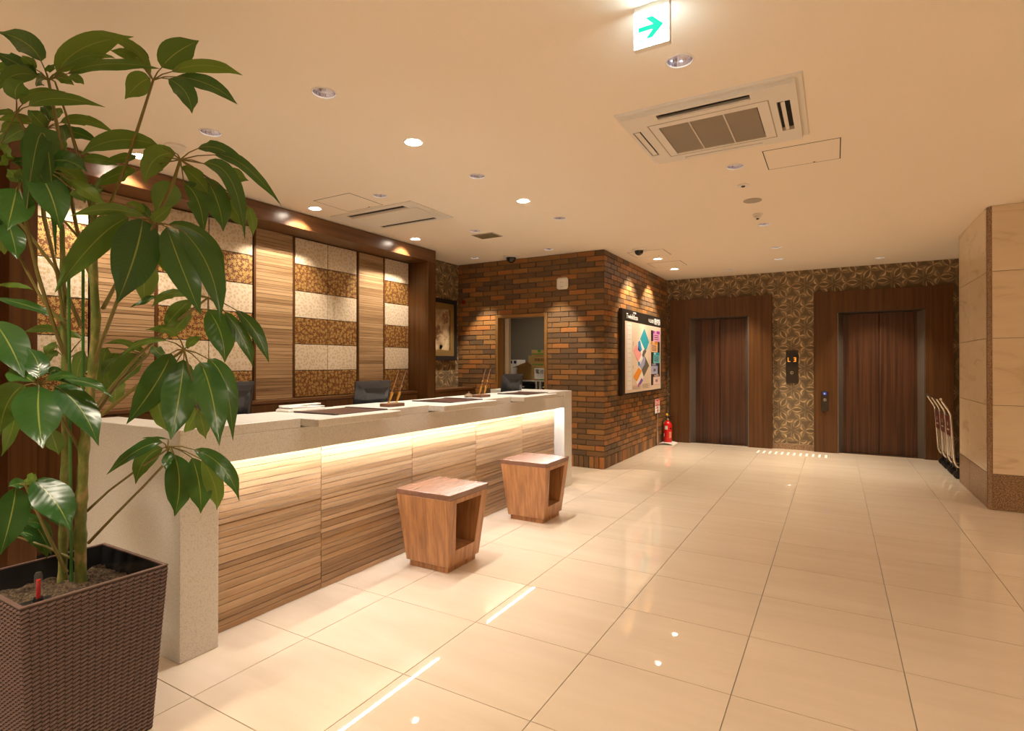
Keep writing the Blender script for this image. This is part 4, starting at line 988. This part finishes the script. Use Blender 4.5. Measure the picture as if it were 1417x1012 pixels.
gg = MB().lathe((wx, wy, .55), [(.011, 0), (.011, .09), (.007, .098), (0, .1)], 14).build('gauge_tube', M['glass'], pl, smooth=True)
MB().lathe((wx, wy, .55), [(.014, 0), (.014, .012), (.0115, .02)], 14).build('gauge_collar', M['black'], pl, smooth=True)
MB().tube([(wx, wy, .555), (wx, wy, .625)], .006, 8).build('gauge_float', M['red'], pl)
# ---------------------------------------------------------------- umbrella tree
tree = thing('umbrella_tree', (-2.33, .90, .50), 'leafy umbrella tree with long glossy leaves growing in the rattan planter', 'plant')
D0 = 1.99
def P3(x, y, d): return CAM+(Fw+Rt*((x-CX)/FPX)+Up*(-(y-CY)/FPX))*d
CR = {'A': (0, 20, .15805), 'B': (0, 160, .15805), 'C': (180, 160, .15805), 'D': (0, 300, .15805), 'E': (180, 300, .15805), 'F': (0, 440, .15805),
      'G': (140, 440, .17791), 'H': (0, 580, .19766), 'I': (0, 560, .4464), 'J': (0, 0, .29652), 'P': (0, 0, 1)}
def cv(c, x, y): o = CR[c]; return (o[0]+x*o[2], o[1]+y*o[2])
HUBS = {}
def leaf(c, hub, b, mid, tip, hw, dd=None, tilt=None, tc=None):
    hp, hd = HUBS[hub]
    bp, mp, tp = cv(c, *b), cv(c, *mid), cv(tc or c, *tip); hw = hw*CR[c][2]
    rr = random.Random(int(bp[0]*31+tp[1]*17+mp[0]*7))
    if dd is None: dd = rr.uniform(-.10, .06)
    if tilt is None: tilt = rr.uniform(-.55, .55)
    d0 = hd+rr.uniform(-.02, .02); d1 = d0+dd*.45; d2 = d0+dd
    B, Mi, Tp = P3(*bp, d0), P3(*mp, d1), P3(*tp, d2)
    Cq = Mi*2-(B+Tp)*.5
    N = 12; verts = []; faces = []; uvs = []
    view = (Mi-CAM).normalized(); w = hw/FPX*d1/max(.55, math.cos(tilt))
    ph, am = rr.uniform(0, 6), rr.uniform(.003, .009)
    for i in range(N+1):
        t = i/N; p = B*(1-t)**2+Cq*2*t*(1-t)+Tp*t*t; d = ((Cq-B)*(1-t)+(Tp-Cq)*t).normalized()
        s = d.cross(view).normalized(); nn = s.cross(d).normalized()
        s2 = (s*math.cos(tilt)+nn*math.sin(tilt)).normalized(); n2 = s2.cross(d).normalized()
        if n2.z < 0: n2 = -n2
        pf = lambda t: math.sin(PI*t**.86)**.78 if 0 < t < 1 else 0
        prof = pf(t) if t < .76 else pf(.76)*max(0, (1-t)/.24)**1.25
        ww = w*max(prof, .018)
        for k, u in enumerate((-1, -.55, 0, .55, 1)):
            wave = am*math.sin(t*11+ph+(1.3 if u > 0 else 0))*abs(u)**2*(1 if 0 < i < N else 0)
            verts.append(p+s2*ww*u+n2*(abs(u)*ww*.16+wave)); uvs.append((.5+u*.5, t))
    for i in range(N):
        for k in range(4): a = i*5+k; faces.append((a, a+1, a+6, a+5))
    base = wl(tree); me = bpy.data.meshes.new('leaf'); me.from_pydata([tuple(v-base) for v in verts], [], faces)
    me.update()
    if sum(p.normal.z for p in me.polygons) < 0: me.flip_normals()
    ul = me.uv_layers.new(name='UVMap')
    for lp in me.loops: ul.data[lp.index].uv = uvs[lp.vertex_index]
    for p in me.polygons: p.use_smooth = True
    me.materials.append(M['leaf']); o = bpy.data.objects.new('leaf', me); COL.objects.link(o); o.parent = tree
    H = P3(*hp, hd); mdl = (H+B)*.5+Vector((0, 0, .006)); STK[hub].append(([H, mdl, B, B+(Cq-B)*.25], [.0028, .0022, .0018, .0012]))
STK = {}
def hub(n, x, y, d, path=None, r=.0052):
    HUBS[n] = ((x, y), D0+d); STK[n] = []
    if path: STK[n].append(([P3(a, b, D0+e) for a, b, e in path]+[P3(x, y, D0+d)], [r*1.25]+[r]*(len(path)-1)+[r*.75]))
hub('H1', 67, 111, .02, [(128, 385, 0), (117, 363, -.01), (105, 310, -.02), (93, 244, 0), (80, 180, .01)], .006)
hub('H1b', 76, 113, .10, [(128, 300, .02), (117, 255, .05), (104, 205, .07), (92, 160, .09)], .004)
hub('H2', 23, 157, -.05, [(112, 452, 0), (77, 368, -.03), (60, 300, -.04), (52, 222, -.05), (36, 185, -.05)], .005)
hub('H3', 64, 178, .14, [(110, 330, .05), (75, 290, .12), (66, 225, .14)], .004)
hub('H4', 57, 232, -.06, [(88, 440, -.01), (77, 368, -.05), (62, 300, -.07)], .004)
hub('H5', 27, 260, -.10, [(90, 492, 0), (76, 455, -.03), (52, 379, -.07), (38, 318, -.09)], .006)
hub('H6', -8, 300, .03, [(84, 446, .0), (58, 414, 0), (30, 362, 0)], .005)
hub('H16', -12, 262, .06, [(112, 450, .02), (76, 371, .04), (35, 318, .05)], .006)
hub('H15', 212, 111, .02, [(128, 312, 0), (150, 288, .01), (172, 235, .02), (190, 180, .02)], .0058)
hub('H7', 249.5, 221, .03, [(142, 428, .02), (165, 385, .03), (205, 325, .04), (223, 288, .04), (240, 252, .03)], .006)
hub('H8', 213, 311, -.06, [(130, 508, 0), (139, 478, -.02), (163, 415, -.06), (190, 360, -.08)], .006)
hub('H9', 288, 412, .0, [(130, 565, .0), (190, 494, .03), (234, 452, .02), (262, 432, .01)], .005)
hub('H10', 255, 484, -.06, [(130, 583, 0), (183, 540, -.03), (225, 505, -.05)], .0062)
hub('H11', 205, 492, .12, [(133, 572, .03), (165, 528, .08)], .005)
hub('H12', 54, 533, -.12, [(110, 622, 0), (85, 580, -.06), (72, 548, -.10)], .0058)
hub('H17', 90, 500, .10, [(118, 560, .03)], .004)
hub('H13', 35, 671, -.05, [(92, 792, 0), (65, 738, -.03), (48, 700, -.04)], .0055)
hub('H14', 234, 618, .0, [(122, 752, .0), (160, 712, .01), (200, 672, .01), (228, 642, .0)], .0045)
hub('H14b', 232, 622, .03, [(120, 708, .02), (150, 680, .03), (190, 650, .03)], .004)
hub('H18', 20, 742, .03, [(105, 776, .0), (62, 756, .02)], .004)
L = leaf
L('A','H1',(360,410),(225,250),(-30,150),100); L('A','H1',(500,510),(745,285),(1170,195),105,.05,.3); L('A','H1',(560,470),(760,362),(1010,385),36)
L('A','H1',(590,520),(940,432),(1400,474),48,-.1,.4); L('A','H1',(480,560),(560,560),(650,622),44); L('A','H1',(600,545),(680,565),(735,615),38)
L('A','H1',(330,540),(150,430),(-60,330),70); L('A','H1',(330,540),(130,530),(-10,660),72); L('A','H1',(300,540),(120,480),(-80,500),70,.1)
L('A','H1',(310,480),(250,410),(195,375),45); L('A','H1',(400,500),(440,470),(490,433),24); L('A','H1b',(410,575),(345,570),(315,630),45)
L('A','H2',(145,750),(140,650),(215,575),85); L('A','H2',(195,790),(290,690),(580,680),40); L('A','H2',(250,805),(510,735),(920,812),55,-.05,.2); L('A','H2',(120,860),(40,850),(-40,890),26)
L('A','H2',(280,940),(140,905),(-20,925),42,.05)
L('A','H3',(400,990),(320,910),(245,835),68); L('A','H3',(430,930),(425,860),(375,785),55); L('A','H3',(455,915),(500,860),(545,828),38)
L('A','H3',(525,950),(740,925),(1010,155),46,-.05,.2,'B'); L('B','H3',(530,125),(700,160),(860,235),50); L('B','H3',(365,155),(300,300),(265,478),100,-.1,.1)
L('B','H3',(430,150),(480,230),(580,350),80); L('B','H3',(240,112),(110,170),(-40,290),55); L('B','H3',(290,60),(130,25),(-20,45),38); L('B','H3',(200,70),(90,95),(-10,150),50); L('B','H3',(520,90),(565,160),(568,250),62)
L('B','H4',(450,405),(600,400),(765,497),78,-.06); L('B','H4',(310,470),(440,680),(528,1005),135,-.10,.15); L('B','H4',(280,470),(190,405),(95,412),40)
L('B','H4',(480,480),(640,530),(770,740),85,.08); L('B','H4',(600,560),(770,670),(945,787),58); L('B','H4',(640,650),(700,700),(745,765),62,.08); L('B','H2',(-10,290),(50,305),(112,372),42); L('B','H4',(130,385),(50,385),(-20,440),42)
L('B','H5',(165,590),(130,530),(60,465),62); L('B','H5',(145,640),(110,800),(62,1005),145,-.08,.1); L('B','H5',(190,590),(190,530),(165,455),55)
L('B','H5',(230,865),(385,160),(490,365),100,.06,.1,'D'); 
L('D','H6',(70,40),(115,200),(152,370),88,-.05,.1); L('D','H6',(0,-60),(40,80),(75,300),60,.02); L('D','H6',(-30,60),(10,200),(40,330),70,.05)
L('C','H7',(400,330),(215,385),(128,600),98,-.08,.2); L('C','H7',(590,290),(820,310),(1075,552),58,-.04,.4); L('C','H7',(740,345),(1000,440),(1325,790),52,-.08,.3)
L('C','H7',(640,420),(880,560),(1005,1085),72,-.1,.3); L('C','H7',(445,450),(590,560),(682,690),68,-.05); L('C','H7',(660,540),(770,770),(815,1015),100,-.08,.1)
L('C','H7',(470,590),(600,760),(650,1060),78,-.02); L('C','H7',(830,480),(930,520),(1040,570),58,.06); L('C','H7',(380,590),(310,700),(225,855),112,.05,.1)
L('C','H7',(850,740),(930,850),(1000,985),68,.04); L('E','H7',(1030,-90),(1070,30),(1075,175),42,.06); L('C','H8',(200,930),(265,870),(380,785),50); L('C','H8',(170,900),(110,820),(0,770),42)
L('B','H7',(1390,265),(1020,215),(700,348),82,.05,.2); L('B','H7',(1200,350),(1060,375),(905,405),38,.1); L('B','H1b',(710,390),(870,385),(1045,440),44,.05); L('B','H7',(1190,490),(1010,520),(825,627),60,.1)
L('B','H4',(740,600),(830,650),(925,630),34,.1)
L('D','H8',(1270,880),(950,815),(600,885),42,-.1,.5,'B') if False else L('B','H8',(1270,885),(950,822),(600,885),50,-.08,.4)
L('D','H8',(1130,5),(840,210),(480,665),118,-.12,.2); L('D','H8',(1250,15),(1180,340),(1022,765),180,-.15,.1); L('E','H8',(320,90),(450,440),(622,865),128,-.15,.1)
L('E','H8',(420,90),(680,430),(793,925),105,-.10,.2); L('E','H8',(330,70),(660,200),(845,600),60,.0,.3); L('E','H8',(215,140),(260,300),(432,625),70,.06); L('E','H8',(130,330),(125,540),(122,760),100,.08)
L('B','H8',(1310,890),(1210,800),(1100,768),36)
L('E','H9',(540,725),(400,850),(300,985),70); L('E','H9',(520,690),(330,680),(190,792),40); L('E','H9',(240,690),(130,735),(0,800),24); L('G','H9',(830,-60),(930,120),(962,348),98,-.04,.1)
L('G','H9',(960,-50),(1100,160),(1182,388),52,-.02,.3); L('G','H9',(1050,-60),(1200,110),(1305,348),52,-.02,.3); L('G','H9',(700,-40),(600,60),(520,165),45,.05)
L('G','H10',(545,275),(420,520),(198,825),112,-.12,.15); L('G','H10',(642,325),(605,620),(540,950),126,-.16,.05); L('G','H10',(770,345),(860,600),(920,995),112,-.14,.1); L('G','H10',(830,320),(965,520),(1025,955),78,-.08,.25)
L('G','H10',(520,180),(330,190),(150,300),24); L('G','H10',(600,150),(500,90),(345,95),32); L('G','H10',(675,240),(710,180),(782,148),34); L('G','H10',(440,600),(460,740),(520,885),62,.06); L('G','H10',(740,700),(710,790),(648,892),60,.06); L('G','H10',(760,720),(790,830),(815,945),50,.05)
L('F','H11',(1250,350),(1100,440),(968,655),95,-.05); L('F','H11',(1090,350),(950,410),(905,540),38); L('F','H11',(1060,325),(960,345),(868,405),24); L('F','H11',(1390,190),(1200,240),(1000,360),24); L('F','H11',(1280,330),(1120,225),(915,225),28)
L('F','H11',(940,260),(900,430),(930,620),90,.06); L('F','H11',(1000,540),(1010,650),(1000,758),85,.04); L('F','H11',(1340,240),(1380,300),(1460,350),45)
L('F','H12',(345,600),(335,820),(375,1142),178,-.15,.05); L('F','H12',(480,600),(700,790),(863,1120),118,-.12,.15); L('F','H12',(470,545),(770,570),(985,697),40,-.05,.4); L('F','H12',(380,560),(540,505),(690,540),36); L('F','H12',(440,500),(480,455),(555,490),32)
L('F','H12',(320,530),(330,400),(235,255),85,.08); L('F','H12',(290,560),(200,500),(80,440),100,.08); L('F','H12',(220,590),(70,740),(-10,1050),110,-.05); L('F','H12',(120,820),(110,960),(10,1215),58,.06)
L('F','H16',(-60,30),(80,230),(212,525),140,-.15,.1); L('F','H17',(720,182),(440,100),(190,130),36,.0,.4); L('D','H16',(-30,715),(260,785),(605,918),38,-.04,.3); L('D','H16',(-30,605),(140,600),(290,640),22)
L('F','H17',(500,235),(440,265),(405,348),38); L('F','H17',(510,300),(450,335),(395,405),28); L('F','H17',(740,290),(690,420),(660,590),65,.05); L('H','H12',(350,70),(385,170),(410,250),55,.05)
L('H','H13',(112,480),(75,690),(2,955),98,-.08,.1); L('H','H13',(235,435),(380,570),(495,778),112,-.06,.15); L('H','H13',(180,445),(120,455),(60,475),38); L('H','H13',(175,450),(215,420),(250,385),36)
L('H','H18',(190,605),(330,660),(430,772),24,.02); L('H','H18',(175,660),(280,790),(360,950),55,.02); L('H','H18',(125,790),(260,840),(332,980),42); L('H','H18',(155,725),(280,735),(372,820),32)
L('I','H14',(540,155),(556,245),(541,347),40,-.05,.1); L('I','H14',(595,165),(618,250),(622,338),36,-.04,.1); L('I','H14',(625,170),(665,250),(672,328),26); L('I','H14',(600,140),(690,195),(742,298),26,-.02,.3)
L('I','H14b',(505,118),(430,140),(330,218),20); L('I','H14b',(505,135),(450,170),(420,247),28); L('I','H14b',(535,150),(520,172),(514,202),16); L('I','H14b',(522,108),(480,103),(440,105),4)
L('J','H15',(700,360),(625,225),(465,165),26) ; L('A','H15',(1270,460),(1200,340),(1045,245),68,.03,.1); L('A','H15',(1240,455),(1130,370),(960,312),46,.05); L('A','H15',(1315,560),(1215,610),(1093,742),92,-.05,.2)
L('J','H15',(755,315),(825,245),(928,190),62,.03,.1); L('J','H15',(800,335),(965,305),(1132,352),30,-.03,.3); L('J','H15',(820,358),(975,395),(1108,487),34,-.05,.3); L('J','H15',(785,368),(865,430),(896,530),46,-.05,.1)
for n, lst in STK.items():
    g = MB()
    for pts, rad in lst:
        g.tube(pts, rad[:len(pts)], 6)
    g.build('petiole', M['stalk'], tree, smooth=True)
def trunk(pts, r0, r1, seed):
    rr = random.Random(seed); P = [P3(*p) for p in pts]; path = []; rad = []; n = 7
    for i in range(len(P)-1):
        for k in range(n):
            t = k/n; path.append(P[i].lerp(P[i+1], t)); u = (i+t)/(len(P)-1); q = r0+(r1-r0)*u
            rad.append(q*(1.22 if k == 0 and i > 0 else 1.08 if k in (1, 6) else 1)*rr.uniform(.96, 1.04))
    path.append(P[-1]); rad.append(r1*.8)
    MB().tube(path, rad, 12).build('trunk', M['bark'], tree, smooth=True)
trunk([(112, 822, D0), (111, 740, D0), (113, 690, D0), (116, 620, D0), (123, 565, D0), (129, 505, D0), (133, 440, D0), (129, 380, D0), (131, 310, D0+.01), (126, 265, D0+.02)], .0185, .0105, 1)
trunk([(86, 812, D0+.02), (88, 740, D0+.02), (90, 660, D0+.02), (91, 590, D0+.02), (90, 510, D0+.02), (88, 450, D0+.02), (87, 380, D0+.02), (86, 310, D0+.02)], .0145, .0075, 2)
for a, b in (((99, 805), (95, 372)), ((115, 640), (115, 362))):
    MB().tube([P3(*a, D0+(-.03 if a[0] < 100 else .03)), P3(*b, D0+(-.03 if a[0] < 100 else .03))], .0052, 8).build('support_stake', M['stake'], tree, smooth=True)
